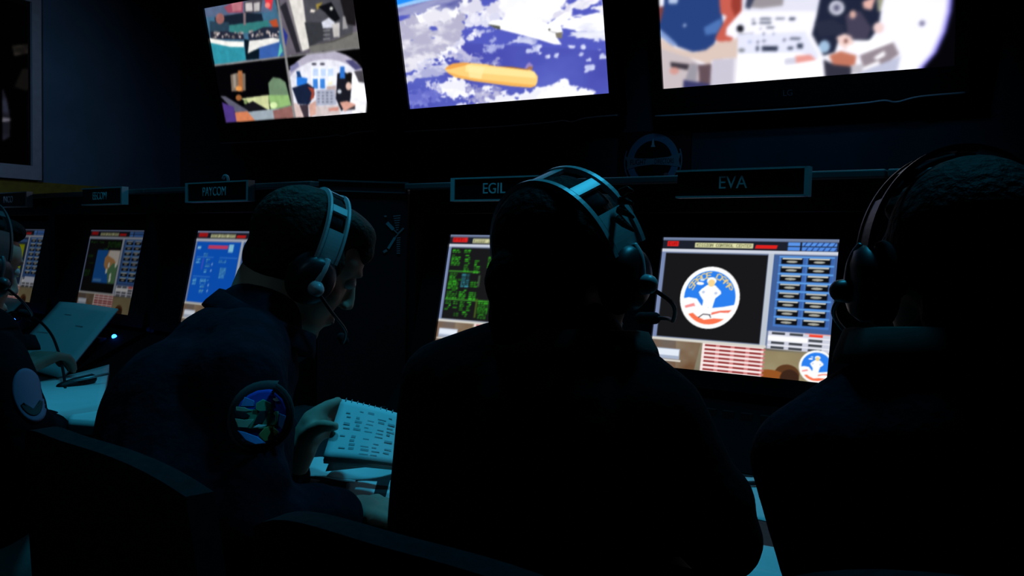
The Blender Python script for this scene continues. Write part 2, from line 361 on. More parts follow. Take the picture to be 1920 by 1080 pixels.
def paint_quad(s0):
    c = Canvas(240, 141, crop(tv_uv(s0), 370, 0, 4.5), base=(2, 2, 3)); P, E_ = c.poly, c.ell
    q1 = [(58, 58), (640, -120), (745, 470), (150, 552)]; c.setclip(q1)
    P(q1, (62, 104, 132)); P([(60, -200), (650, -200), (640, 100), (70, 150)], (84, 100, 130))
    P([(228, 62), (390, -20), (388, 108), (262, 112)], (150, 72, 92)); P([(290, 30), (380, 0), (375, 90), (300, 100)], (178, 110, 120))
    P([(396, 20), (560, -40), (535, 105), (402, 112)], (70, 66, 74)); P([(408, 28), (465, 25), (470, 95), (410, 100)], (196, 190, 190)); P([(478, 30), (530, 20), (528, 95), (480, 98)], (188, 184, 184))
    P([(570, -20), (650, -60), (625, 90), (580, 62)], (214, 50, 62)); E_(595, 48, 22, 24, (240, 130, 120))
    P([(150, 150), (400, 108), (545, 118), (562, 190), (160, 250)], (22, 32, 46)); P([(110, 180), (270, 190), (270, 290), (110, 280)], (40, 62, 80))
    E_(195, 160, 36, 46, (150, 96, 92)); P([(270, 215), (600, 172), (608, 260), (280, 292)], (50, 118, 118)); P([(390, 110), (412, 110), (412, 215), (392, 215)], (130, 110, 115))
    P([(606, 180), (672, 160), (694, 252), (640, 232)], (176, 74, 42)); P([(110, 270), (250, 265), (390, 290), (400, 335), (115, 330)], (36, 38, 54)); P([(430, 290), (560, 230), (690, 230), (690, 340), (440, 345)], (34, 40, 58))
    for k in range(46):
        x = 120+RNG.random()*270 if k % 2 else 440+RNG.random()*245; y = 275+RNG.random()*50-(12 if k % 2 == 0 else 0); v = RNG.integers(90, 225)
        E_(x, y, 5+RNG.random()*9, 5+RNG.random()*10, (v, v*.93, v*.92))
    P([(104, 322), (250, 348), (396, 352), (396, 398), (280, 396), (118, 362)], (240, 238, 232)); P([(116, 362), (280, 396), (396, 398), (416, 505), (300, 535), (150, 545)], (46, 142, 160))
    P([(398, 330), (440, 340), (430, 445), (525, 410), (522, 498), (414, 506)], (8, 22, 32)); P([(440, 345), (540, 335), (640, 318), (694, 330), (692, 362), (525, 402), (428, 452)], (228, 226, 222))
    P([(525, 402), (700, 352), (724, 480), (524, 496)], (54, 92, 164)); P([(700, 360), (722, 430), (690, 480), (680, 480)], (92, 190, 176))
    q2 = [(668, -200), (1400, -260), (1395, 396), (745, 470)]; c.setclip(q2)
    P(q2, (98, 92, 104)); P([(700, 60), (748, 20), (880, 440), (836, 446)], (38, 36, 44)); P([(750, -60), (880, -80), (945, 410), (888, 432)], (220, 216, 210)); P([(740, -60), (760, -60), (885, 430), (870, 432)], (120, 116, 120))
    P([(696, 190), (764, 300), (742, 410)], (40, 52, 140)); P([(884, -100), (1340, -140), (1310, 280), (945, 392)], (72, 72, 80)); P([(905, 190), (1060, 190), (1080, 330), (945, 392)], (52, 54, 60))
    P([(1000, 40), (1060, 20), (1010, 90)], (150, 130, 60)); P([(960, 80), (1000, 90), (985, 108), (950, 104)], (236, 226, 214)); P([(1020, 60), (1130, 20), (1205, 160), (1150, 195), (1080, 110)], (12, 13, 18)); P([(1190, -60), (1345, -80), (1335, 220), (1255, 205)], (26, 23, 26))
    P([(1048, 190), (1110, 150), (1160, 190), (1140, 235), (1060, 240)], (206, 208, 222)); P([(1135, 205), (1200, 190), (1200, 312), (1150, 316)], (192, 188, 186)); P([(1225, 140), (1245, 140), (1270, 240), (1225, 250)], (150, 148, 150))
    for y in (255, 290, 325): P([(1060, y), (1120, y-6), (1120, y+8), (1062, y+14)], (122, 122, 128))
    E_(1130, 75, 14, 14, (220, 220, 215)); P([(945, 392), (1150, 340), (1310, 275), (1395, 250), (1395, 396), (950, 440)], (112, 110, 106)); P([(960, 385), (1150, 342), (1310, 278), (1310, 288), (1150, 352)], (60, 58, 56))
    c.setclip(None); q3 = [(150, 556), (735, 486), (815, 990), (245, 1032)]; c.setclip(q3)
    P(q3, (3, 3, 6)); P([(282, 630), (345, 612), (408, 620), (410, 762), (292, 770)], (118, 104, 92)); P([(300, 625), (325, 620), (330, 740), (310, 745)], (150, 140, 128)); P([(345, 595), (382, 595), (388, 770), (350, 770)], (168, 104, 62)); E_(352, 745, 26, 22, (226, 150, 80)); E_(352, 822, 26, 26, (150, 92, 50))
    P([(600, 700), (640, 650), (700, 660), (745, 692), (800, 905), (620, 925)], (106, 132, 104)); P([(600, 800), (770, 800), (790, 880), (620, 925)], (140, 178, 112)); E_(645, 885, 32, 26, (210, 232, 170))
    P([(370, 830), (600, 798), (612, 922), (560, 922), (460, 880)], (200, 206, 152)); P([(380, 900), (470, 850), (600, 925), (400, 935)], (18, 18, 24)); E_(410, 858, 16, 20, (120, 140, 90))
    P([(196, 808), (240, 810), (430, 930), (470, 1020), (340, 960)], (88, 88, 106)); P([(205, 858), (310, 900), (335, 1025), (240, 1035)], (74, 52, 126)); P([(320, 945), (425, 935), (500, 1020), (335, 1030)], (204, 122, 84))
    P([(428, 940), (690, 912), (690, 1000), (490, 1015)], (150, 162, 172)); P([(640, 930), (815, 885), (825, 990), (650, 1000)], (142, 96, 92))
    c.setclip(None); q4 = [(760, 480), (1395, 404), (1445, 960), (818, 990)]; c.setclip(q4); P(q4, (2, 2, 3))
    E_(1088, 740, 352, 312, (176, 170, 190)); E_(1085, 790, 345, 290, (226, 226, 238)); P([(1245, 510), (1310, 505), (1390, 575), (1330, 590)], (74, 72, 116)); P([(780, 560), (850, 520), (860, 560), (790, 610)], (120, 120, 160))
    P([(960, 560), (1180, 560), (1175, 720), (965, 720)], (238, 240, 252)); 
    for x in (975, 1040, 1100): P([(x, 580), (x+45, 578), (x+45, 640), (x, 642)], (192, 212, 246))
    for x in (975, 1035): P([(x, 665), (x+40, 662), (x+42, 745), (x+2, 745)], (58, 128, 214))
    for x in (975, 1045): E_(x+10, 540, 22, 10, (60, 60, 74))
    P([(1100, 690), (1140, 680), (1140, 715), (1100, 720)], (240, 236, 205)); P([(1090, 730), (1165, 720), (1170, 800), (1100, 800)], (190, 168, 164))
    P([(840, 640), (930, 660), (920, 730), (840, 720)], (40, 118, 216)); P([(835, 600), (865, 600), (880, 650), (845, 650)], (30, 60, 110)); P([(800, 740), (930, 700), (985, 740), (990, 800), (940, 880), (850, 875)], (22, 32, 58)); P([(930, 730), (985, 745), (985, 820), (950, 850), (965, 780)], (156, 66, 50))
    P([(800, 860), (850, 875), (930, 990), (818, 990)], (214, 190, 186)); P([(940, 880), (1010, 840), (1010, 960), (950, 980)], (206, 160, 146)); P([(860, 880), (935, 880), (940, 985), (900, 985)], (60, 50, 60))
    P([(1000, 760), (1160, 750), (1175, 880), (1000, 890)], (168, 172, 192)); 
    for k in range(16): P([(1015+k % 4*36, 775+k//4*26), (1032+k % 4*36, 774+k//4*26), (1032+k % 4*36, 783+k//4*26), (1015+k % 4*36, 784+k//4*26)], (84, 88, 108))
    P([(1000, 895), (1200, 885), (1205, 965), (1000, 975)], (206, 192, 192)); P([(1105, 910), (1190, 900), (1190, 930), (1110, 935)], (206, 140, 128))
    P([(1180, 620), (1230, 600), (1300, 640), (1310, 720), (1285, 860), (1215, 935), (1168, 830)], (24, 24, 34)); P([(1205, 560), (1240, 560), (1245, 660), (1200, 660)], (44, 110, 200)); E_(1285, 650, 34, 40, (18, 15, 16)); E_(1275, 725, 24, 34, (226, 190, 176)); E_(1198, 770, 18, 18, (190, 196, 206))
    P([(1305, 600), (1380, 640), (1435, 790), (1420, 950), (1310, 950), (1290, 860)], (246, 246, 250)); P([(1320, 600), (1400, 590), (1420, 700), (1360, 690)], (70, 66, 74)); P([(1200, 860), (1260, 850), (1340, 880), (1240, 940)], (214, 158, 142)); P([(1250, 930), (1330, 885), (1330, 920)], (60, 55, 60))
    c.setclip(None)
    for a, b, wd in (((655, -150), (822, 990), 20), ((148, 552), (738, 480), 16), ((738, 480), (1397, 400), 13)): c.line(a, b, wd, (134, 132, 134))
    P([(820, 990), (1450, 955), (1450, 1100), (800, 1100)], (2, 2, 3)); c.grain(.10, 26, 5); return c
def paint_earth(s0):
    c = Canvas(260, 152, crop(tv_uv(s0), 720, 0, 4.1739), base=(80, 88, 186)); P = c.poly
    P([(0, 300), (1800, 400), (1800, 900), (0, 900)], (70, 74, 170), noise=((92, 104, 196), 3, .5, .6, 5, 1.))
    P([(0, -700), (1000, -700), (900, -130), (520, -62), (380, -22), (180, 30), (40, 90)], (30, 136, 246)); P([(40, 60), (180, 20), (380, -35), (520, -75), (640, -100), (660, -75), (400, 0), (75, 86)], (150, 196, 244))
    P([(50, 78), (400, -5), (700, -90), (900, -60), (640, 60), (380, 100), (70, 130)], (72, 76, 150), noise=((150, 152, 196), 9, .5, .3, 9, .5))
    W, G_ = (255, 255, 255), (212, 212, 234)
    c.cloud([(60, 200), (180, 150), (400, 90), (660, 50), (640, 130), (610, 220), (600, 300), (470, 420), (300, 500), (120, 600), (60, 400)], (226, 224, 234), (176, 174, 200), 9, 21, 14, 1.1, .5, .30, .62, -.6)
    c.cloud([(130, 190), (400, 90), (700, 45), (660, 100), (480, 170), (200, 205)], W, (226, 225, 236), 8, 4, 10, 1.2, .6, .3, .6, -.4)
    c.cloud([(600, 60), (750, 10), (1100, -80), (1800, -80), (1800, 60), (1740, 130), (1500, 110), (1300, 150), (1150, 150), (920, 170), (780, 170), (640, 200)], W, (214, 212, 230), 7, 31, 14, 1.7, .6, .36, .66)
    c.cloud([(900, 0), (1060, -80), (1420, -80), (1400, 60), (1260, 150), (980, 170)], W, (240, 240, 250), 6, 37, 14, 1.0, .7, .3, .6)
    for k in range(9): c.cloud([(620+k*20+RNG.random()*60, 110+RNG.random()*90), (720+k*20, 90+RNG.random()*80), (760+k*18, 150+RNG.random()*40), (650+k*18, 190)], (232, 232, 244), G_, 14, 70+k, 6, 1.5, .7, .4, .7)
    c.cloud([(1380, 190), (1560, 140), (1800, 130), (1800, 250), (1560, 240)], W, (216, 218, 238), 9, 52, 8, 1.6, .25, .36, .7)
    c.cloud([(1390, 215), (1560, 215), (1800, 225), (1800, 300), (1560, 285), (1400, 265)], W, (222, 224, 240), 9, 53, 6, 1.6, .25, .36, .7)
    c.cloud([(270, 505), (420, 425), (560, 340), (690, 265), (800, 225), (770, 262), (640, 330), (600, 400), (480, 470), (300, 520)], (246, 246, 252), (206, 206, 230), 13, 8, 7, 1.5, .8, .28, .56, -.5)
    c.cloud([(120, 620), (300, 540), (520, 490), (480, 570), (300, 600), (130, 700)], (214, 214, 234), (170, 172, 212), 12, 15, 8, 1.4, .5, .34, .62, -.5)
    c.cloud([(520, 410), (640, 400), (800, 490), (900, 450), (890, 500), (600, 500)], (190, 188, 218), (140, 142, 200), 13, 17, 9, 1.4, .8, .4, .8)
    c.cloud([(930, 360), (1060, 285), (1225, 295), (1190, 340), (1040, 335)], (204, 208, 236), (160, 166, 216), 12, 18, 6, 1.2, .5, .34, .62)
    c.cloud([(1120, 400), (1190, 370), (1230, 358), (1180, 400), (1215, 420), (1130, 412)], (226, 230, 248), (190, 196, 232), 16, 19, 4, 1.2, .7, .25, .5)
    for k, q in enumerate(([(770, 395), (860, 380), (885, 398), (820, 410)], [(830, 335), (872, 290), (880, 300), (850, 338)], [(770, 362), (930, 350), (930, 364), (800, 372)], [(720, 250), (860, 225), (830, 245), (740, 270)])): c.cloud(q, (176, 182, 228), (150, 156, 214), 16, 90+k, 4, 1.2, .7, .25, .6)
    for x, y, rx, ry in ((1465, 366, 26, 10), (1565, 366, 22, 7), (1678, 398, 22, 11), (1705, 438, 32, 10), (1610, 524, 34, 14), (1590, 552, 16, 10), (1352, 432, 18, 7), (1222, 416, 16, 10), (1600, 462, 16, 7), (1660, 315, 20, 6), (1540, 424, 14, 6), (1280, 440, 12, 6)): c.cloud([(x-rx, y), (x-rx*.4, y-ry), (x+rx, y-ry*.5), (x+rx*.8, y+ry*.6), (x-rx*.3, y+ry)], (220, 224, 246), (190, 196, 234), 18, int(x), 3, 1.2, .6, .2, .5)
    c.cloud([(400, 690), (480, 640), (560, 628), (650, 650), (740, 692), (900, 700), (940, 690), (1080, 715), (1290, 690), (1380, 640), (1430, 630), (1430, 690), (1640, 740), (1800, 745), (1800, 900), (520, 900), (820, 760), (720, 750), (600, 755), (470, 750)], (254, 254, 255), (232, 232, 244), 9, 81, 9, 1.3, .6, .32, .58)
    c.cloud([(340, 640), (430, 645), (480, 750), (380, 700)], (206, 206, 232), (150, 152, 208), 13, 61, 8, 1.5, .8, .34, .66)
    c.cloud([(620, 680), (900, 700), (920, 770), (720, 800), (580, 800), (760, 745)], (186, 184, 214), (130, 130, 190), 13, 66, 8, 1.5, .8, .34, .66); c.cloud([(560, 820), (600, 798), (640, 812), (600, 835)], (236, 236, 248), (200, 200, 232), 16, 67, 4, 1.2, .7, .25, .5); c.cloud([(180, 720), (300, 700), (500, 760), (400, 810), (190, 810)], (128, 134, 210), (100, 106, 196), 12, 68, 10, 1.5, .8, .4, .8)
    # orbiter
    P([(810, 190), (850, 160), (912, 154), (960, 150), (1010, 120), (1150, 150), (1285, 186), (1420, 95), (1468, 104), (1440, 150), (1380, 196), (1398, 250), (1390, 300), (1352, 295), (1390, 348), (1330, 346), (1190, 302), (1050, 266), (900, 228), (880, 205)], (251, 251, 252))
    P([(812, 190), (860, 196), (908, 204), (912, 232), (866, 220)], (84, 86, 74)); P([(1285, 225), (1300, 222), (1302, 240), (1286, 238)], (70, 70, 66)); P([(1340, 258), (1395, 250), (1392, 302), (1348, 294)], (124, 118, 106)); P([(1290, 240), (1350, 250), (1340, 262), (1300, 250)], (196, 194, 198))
    # tank
    P([(1095, 545), (1118, 500), (1138, 484), (1165, 510), (1160, 545)], (150, 130, 190)); P([(1110, 545), (1135, 518), (1165, 520), (1160, 545)], (160, 110, 80))
    tank = [(478, 540), (500, 515), (540, 496), (620, 487), (800, 500), (880, 516), (1000, 520), (1130, 540), (1175, 558), (1203, 595), (1200, 640), (1185, 670), (1150, 683), (1000, 672), (700, 632), (560, 604), (505, 572)]
    P(tank, (248, 204, 122)); c.setclip(tank); P([(500, 560), (600, 590), (760, 620), (1200, 665), (1200, 720), (480, 660)], (238, 176, 88)); P([(640, 500), (1180, 560), (1190, 610), (640, 560)], (253, 224, 150)); P([(660, 515), (790, 525), (760, 615), (668, 605)], (254, 232, 168), alpha=.7)
    P([(470, 540), (540, 490), (700, 485), (640, 510), (520, 540)], (232, 160, 76)); P([(820, 498), (1130, 536), (1130, 546), (820, 508)], (150, 90, 40)); c.setclip(None)
    return c
def paint_cabin(s0):
    c = Canvas(260, 152, crop(tv_uv(s0), 1200, 0, 2.9091), base=(4, 4, 8)); P, E_ = c.poly, c.ell
    def disc(k, col): P([(90, -400), (1500-k, -400), (1640-k, -200), (1700-k, -40), (1690-k, 60), (1662-k, 170), (1610-k, 285), (1512-k, 397), (1130, 418), (1000, 434), (128, 494)], col)
    disc(-6, (96, 88, 190)); disc(8, (190, 184, 240)); disc(26, (244, 243, 253)); P([(540, -300), (1000, -300), (1000, 60), (560, 60)], (222, 222, 238)); P([(620, -60), (790, -60), (780, 30), (660, 45), (600, 40)], (150, 144, 150)); P([(590, -40), (640, -40), (600, 50), (575, 40)], (60, 66, 90))
    P([(530, 190), (900, 170), (970, 290), (970, 320), (540, 330)], (224, 226, 246)); P([(520, 295), (880, 285), (985, 330), (1010, 432), (520, 470)], (251, 250, 254))
    D = (44, 52, 74)
    for x, y, wd, h in ((612, 103, 14, 7), (655, 97, 60, 9), (740, 97, 50, 7), (815, 95, 32, 14), (612, 122, 22, 9), (652, 119, 66, 9), (690, 145, 42, 8), (655, 152, 8, 6), (672, 176, 8, 14), (725, 180, 8, 8), (640, 222, 10, 12), (668, 218, 18, 7), (782, 210, 12, 12), (818, 204, 58, 10), (634, 250, 14, 26), (666, 250, 86, 26), (806, 254, 30, 14), (858, 236, 30, 26), (590, 220, 20, 14)): c.rect(x, y, x+wd, y+h, D if x != 590 else (170, 180, 214))
    c.line((535, 186), (620, 180), 5, (150, 150, 170)); E_(548, 155, 20, 20, (24, 24, 34)); E_(556, 272, 18, 10, (120, 124, 130)); P([(845, 304), (930, 296), (962, 324), (852, 342)], (226, 150, 142)); P([(788, 318), (850, 310), (852, 346), (790, 350)], (204, 204, 222))
    P([(96, 40), (152, 30), (148, 110), (100, 130)], (116, 62, 66)); P([(140, -80), (430, -80), (446, 60), (456, 130), (405, 240), (360, 272), (290, 282), (200, 250), (104, 160), (130, 60)], (38, 64, 124)); P([(150, -80), (230, -80), (205, 20), (160, 20)], (178, 196, 226)); P([(104, 150), (150, 190), (210, 246), (180, 250), (105, 190)], (128, 154, 206)); P([(350, 150), (440, 100), (450, 130), (420, 180), (360, 190)], (74, 112, 176)); E_(246, 138, 9, 8, (170, 190, 226))
    P([(430, -80), (560, -80), (556, 60), (475, 150), (470, 190), (512, 205), (500, 222), (425, 226), (412, 206), (475, 90), (440, 70)], (196, 92, 78)); P([(500, -80), (560, -80), (556, 50), (520, 90), (500, 40)], (150, 58, 48))
    P([(106, 200), (200, 260), (290, 284), (360, 272), (420, 228), (500, 222), (535, 200), (532, 312), (400, 322), (380, 350), (270, 312), (112, 262)], (214, 192, 182)); P([(112, 262), (270, 312), (335, 350), (382, 466), (128, 494)], (196, 184, 188)); P([(168, 336), (272, 348), (262, 380), (170, 362)], (58, 52, 62)); P([(320, 352), (392, 345), (384, 468), (328, 470)], (96, 76, 84)); P([(240, 432), (385, 455), (380, 475), (236, 486)], (58, 58, 104)); E_(190, 384, 26, 20, (206, 150, 142)); P([(280, 340), (318, 350), (310, 440), (250, 430)], (150, 146, 158))
    P([(398, 322), (536, 314), (522, 462), (384, 470)], (196, 192, 208)); P([(515, 322), (536, 314), (524, 460), (508, 462)], (226, 222, 232))
    P([(1000, -100), (1310, -100), (1312, 60), (1300, 150), (1250, 218), (1165, 216), (1130, 186), (1084, 212), (1062, 282), (1000, 302), (938, 185), (962, 92)], (30, 36, 58)); P([(1120, 80), (1200, 60), (1260, 150), (1240, 210), (1170, 214), (1130, 180)], (66, 62, 84)); P([(950, 120), (1050, 105), (1110, 140), (1110, 180), (980, 200)], (40, 44, 66))
    E_(1072, 42, 42, 40, (206, 206, 222)); E_(1072, 42, 26, 24, (150, 150, 174)); E_(1072, 42, 9, 12, (60, 60, 90)); E_(1160, 78, 18, 22, (214, 170, 160)); P([(1212, 10), (1285, -20), (1262, 54), (1220, 44)], (226, 176, 166))
    P([(1070, 200), (1115, 182), (1150, 196), (1166, 236), (1120, 268), (1086, 240)], (238, 206, 200)); E_(1122, 222, 10, 12, (110, 60, 56)); P([(1118, 252), (1230, 220), (1345, 190), (1385, 232), (1210, 288)], (252, 251, 254)); P([(1030, 300), (1095, 276), (1180, 300), (1172, 350), (1100, 366), (1050, 345)], (190, 114, 92)); E_(1006, 252, 30, 34, (156, 186, 216)); P([(1000, 320), (1060, 350), (1180, 362), (1140, 412), (1010, 428)], (48, 48, 64))
    P([(1196, 300), (1380, 228), (1412, 292), (1330, 350), (1220, 372)], (144, 132, 142)); P([(1272, 312), (1330, 274), (1338, 300), (1290, 325)], (250, 248, 252)); P([(1215, 365), (1300, 328), (1310, 350), (1220, 384)], (248, 246, 250)); P([(1140, 412), (1380, 320), (1420, 300), (1400, 385), (1130, 418)], (186, 190, 214)); P([(1150, 355), (1220, 345), (1210, 390), (1150, 400)], (190, 186, 196))
    E_(1536, 126, 16, 16, (124, 122, 156)); E_(1300, 150, 30, 30, (236, 206, 204)); P([(1290, -20), (1330, -20), (1310, 60), (1296, 60)], (150, 150, 130)); return c

# ---- the displays of the consoles (drawn on a 400 x 300 field)
UI = lambda x, y: (x/400, y/300)
def logo(c, cx, cy, rx, ry, letters=True):
    T = lambda pts: [(cx+x*rx, cy+y*ry) for x, y in pts]
    W = (255, 255, 255); c.ell(cx, cy, rx, ry, W); blue = (44, 128, 240)
    disc = [(.86*math.cos(t), .86*math.sin(t)) for t in (2*math.pi*k/48 for k in range(48))]
    c.poly(T(disc), blue); old = c.clip; c.setclip(T(disc))
    c.poly(T([(-1, .1), (-.7, .02), (-.42, .05), (-.25, .25), (-.1, .33), (.1, .33), (.5, .27), (1, .15), (1, 1), (-1, 1)]), W)
    c.poly(T([(-.8, .3), (-.5, .2), (-.44, .3), (-.5, .3), (-.8, .38)]), (250, 150, 150)); c.poly(T([(.1, .48), (.4, .40), (.78, .36), (.68, .45), (.4, .46), (.12, .55)]), (246, 120, 100))
    c.poly(T([(-.72, .58), (-.5, .52), (-.36, .62), (-.1, .72), (.2, .66), (.55, .66), (.2, .92), (-.2, .95), (-.55, .82)]), (252, 118, 80)); c.clip = old
    if letters:
        for k, ch in enumerate('SPACE CAMP'):
            a = R(-152+k*124/9.); ca, sa = math.cos(a), math.sin(a)
            def fm(u, v, ca=ca, sa=sa):
                r = .82-.20*v; q = (u-.5)*.19; return (cx+(ca*r-sa*q)*rx, cy+(sa*r+ca*q)*ry)
            c.glyph(ch, fm, (236, 206, 140))
    c.ell(cx-.36*rx, cy-.44*ry, .13*rx, .05*ry, W); c.ell(cx-.3*rx, cy-.56*ry, .08*rx, .04*ry, (200, 226, 255))
    c.poly(T([(-.12, -.4), (.16, -.4), (.36, -.22), (.38, -.14), (.2, .02), (.14, .3), (.12, .54), (.04, .54), (.0, .3), (-.03, .54), (-.22, .54), (-.2, .1), (-.32, -.05), (-.38, -.16), (-.3, -.26)]), W)
    c.ell(cx+.02*rx, cy-.54*ry, .16*rx, .12*ry, W); c.ell(cx+.02*rx, cy-.47*ry, .12*rx, .115*ry, (250, 218, 150)); c.ell(cx-.22*rx, cy-.17*ry, .05*rx, .04*ry, (190, 205, 235)); c.ell(cx+.2*rx, cy-.15*ry, .05*rx, .04*ry, (190, 205, 235))
    if letters:
        c.line((cx-.3*rx, cy+.66*ry), (cx-.15*rx, cy+.54*ry), 2, (70, 60, 70)); c.line((cx-.15*rx, cy+.54*ry), (cx+.1*rx, cy+.55*ry), 2, (70, 60, 70)); c.line((cx+.05*rx, cy+.54*ry), (cx+.12*rx, cy+.64*ry), 2, (70, 60, 70))
def console_ui(title, nx=150, ny=112, main='black', blue_pad=True):
    c = Canvas(nx, ny, UI, base=(112, 126, 158)); Rc = c.rect
    Rc(0, 7, 400, 27, (28, 32, 44)); Rc(0, 27, 400, 34, (206, 212, 226)); Rc(0, 34, 10, 232, (120, 136, 176)); Rc(252, 34, 264, 232, (190, 198, 210))
    Rc(12, 9, 40 if len(title) < 4 else 62, 21, (226, 34, 34)); c.word(title, 15, 11, 37 if len(title) < 4 else 59, 19, (150, 16, 16))
    Rc(80, 12, 216, 23, (222, 222, 170)); c.word('MISSION CONTROL CENTER', 83, 14, 214, 21, (96, 98, 70)); c.poly([(222, 15), (270, 15), (268, 23), (220, 23)], (224, 34, 30))
    for x, wd in ((292, 26), (322, 72)):
        Rc(x, 8, x+wd, 16, (90, 150, 236)); Rc(x, 18, x+wd, 26, (80, 138, 226))
    for x in range(326, 394, 12): c.line((x, 16), (x+6, 8), 2, (30, 56, 120)); c.line((x+4, 26), (x+9, 19), 2, (30, 56, 120))
    Rc(11, 37, 251, 230, {'black': (24, 24, 26), 'blue': (16, 92, 206)}[main])
    Rc(264, 36, 400, 200, (66, 96, 152)); Rc(276, 39, 392, 190, (70, 120, 196))
    for r in range(8):
        y = 42+r*18.6; Rc(276, y-3.5, 392, y-1.5, (106, 176, 244))
        for x in (281, 338):
            Rc(x, y, x+46, y+13, (14, 16, 20)); Rc(x+2, y, x+44, y+3.2, (206, 206, 196)); c.ell(x+23, y+8, 12, 2.6, (170, 170, 160)); Rc(x+46, y, x+53, y+13, (60, 100, 170))
    Rc(268, 200, 400, 242, (206, 208, 224)); Rc(268, 209, 352, 219, (255, 255, 255))
    for r, y in enumerate((202, 212, 222, 232)):
        for k, x in enumerate((276, 314, 354)):
            if r == 1 and k < 2: continue
            Rc(x, y, x+28, y+5, (66, 70, 76) if (r, k) != (0, 2) else (240, 70, 50))
        Rc(268, y+7, 400, y+9, (244, 244, 250))
    Rc(346, 200, 400, 202, (250, 170, 160))
    Rc(0, 232, 266, 238, (214, 212, 204))
    c.poly([(0, 238), (400, 238), (400, 300), (0, 300)], (96, 92, 84), noise=((150, 142, 116), 3, .5, .5, 3, 1.))
    c.poly([(0, 238), (80, 238), (70, 300), (0, 300)], (104, 104, 108), noise=((120, 92, 70), 3, .55, .3, 12, 1.)); c.poly([(60, 238), (120, 238), (110, 300), (66, 300)], (112, 82, 58), noise=((140, 128, 110), 4, .5, .3, 13, 1.)); c.poly([(262, 242), (400, 242), (400, 300), (262, 300)], (164, 156, 122), noise=((138, 122, 90), 3, .5, .5, 7, 1.))
    c.ell(316, 288, 26, 20, (92, 58, 34)); c.ell(280, 292, 30, 10, (150, 84, 36)); c.ell(322, 296, 20, 18, (60, 38, 28))
    Rc(8, 256, 72, 280, (166, 178, 200)); Rc(10, 258, 70, 272, (228, 236, 248)); Rc(4, 281, 76, 285, (220, 218, 210))
    Rc(124, 238, 262, 300, (248, 226, 224))
    for r in range(7):
        Rc(124, 240+r*8.8+5.5, 262, 240+r*8.8+7.2, (255, 248, 246))
        for k in range(4): Rc(130+k*34, 240+r*8.8, 155+k*34, 240+r*8.8+4, (140, 42, 42)); Rc(155+k*34, 240+r*8.8, 164+k*34, 240+r*8.8+4, (206, 120, 120))
    return c
def rows(c, x0, x1, y0, y1, step, col, fill=.75, jit=.5):
    y = y0; 
    while y < y1:
        x = x0
        while x < x1-4:
            wd = 4+RNG.random()*12
            if RNG.random() < fill:
                k = 1-jit*RNG.random(); c.rect(x, y, min(x1, x+wd), y+step*.62, [v*k for v in col])
            x += wd+2.5
        y += step
def ui_eva():
    c = console_ui('EVA', 268, 200); logo(c, 128, 136, 70, 70); logo(c, 375, 267, 36, 34, False); return c
def ui_egil():
    c = console_ui('EGIL', 150, 112); G = (60, 206, 40)
    for x0, x1, y0, y1 in ((16, 44, 42, 48), (56, 78, 42, 48), (16, 46, 56, 86), (62, 80, 56, 100), (96, 116, 70, 102), (18, 44, 106, 128), (92, 116, 128, 140), (30, 60, 122, 126), (16, 52, 130, 172), (58, 82, 150, 172), (92, 116, 156, 172), (16, 36, 182, 206), (44, 58, 182, 206), (66, 82, 182, 206), (90, 104, 182, 206), (126, 160, 176, 214), (50, 66, 208, 220), (78, 96, 208, 220), (130, 160, 215, 222), (140, 220, 60, 90), (150, 230, 110, 150), (180, 236, 160, 210)): rows(c, x0, x1, y0, y1, 5.2, G, .9)
    for y in (100, 176): c.rect(13, y, 118 if y < 120 else 160, y+3, (70, 190, 50))
    rows(c, 60, 86, 108, 144, 5.2, (60, 170, 190), .9); c.rect(118, 172, 124, 222, (70, 96, 30)); c.rect(116, 110, 122, 140, (60, 80, 60)); logo(c, 375, 267, 36, 34, False); return c
def ui_eecom():
    c = console_ui('EECOM', 110, 82); G = (52, 120, 40)
    for b in ((20, 70, 44, 52), (84, 120, 44, 50), (150, 245, 44, 62), (128, 160, 70, 75), (20, 60, 96, 102), (20, 76, 124, 128), (14, 56, 150, 176)): rows(c, *b, 4.4, G, .95)
    c.rect(84, 76, 250, 196, (34, 104, 190)); c.rect(92, 182, 150, 192, (90, 150, 215))
    c.poly([(168, 76), (250, 76), (250, 196), (200, 196), (186, 160), (150, 132), (148, 104), (160, 96)], (206, 150, 96)); c.poly([(176, 76), (250, 76), (250, 130), (214, 108), (168, 96)], (236, 226, 216)); c.poly([(182, 150), (214, 122), (250, 130), (250, 196), (200, 196)], (96, 142, 100))
    for x, y in ((186, 130), (176, 152), (210, 168), (236, 128), (212, 182)): c.ell(x, y, 7, 10, (246, 250, 240))
    return c
def ui_paycom():
    c = console_ui('PAYCOM', 110, 82, 'blue'); B = (120, 206, 250)
    c.rect(78, 48, 186, 58, (226, 70, 110)); c.rect(18, 52, 38, 60, (170, 226, 255)); c.rect(190, 44, 216, 68, (150, 220, 250))
    for b in ((60, 82, 74, 80), (24, 46, 92, 108), (80, 100, 92, 98), (80, 104, 108, 116), (78, 96, 126, 134), (24, 44, 156, 176), (66, 98, 156, 168), (72, 96, 174, 180), (70, 94, 190, 196), (104, 116, 158, 164), (150, 190, 94, 102), (164, 196, 118, 150)): rows(c, *b, 5.5, B, .95, .3)
    for x0, y in ((22, 84), (22, 148), (150, 84)): c.rect(x0, y, x0+96, y+2.5, (70, 140, 230))
    for y in (108, 128, 174, 192): c.ell(116, y, 3, 4, (170, 210, 255))
    c.rect(58, 90, 66, 126, (70, 90, 220)); return c
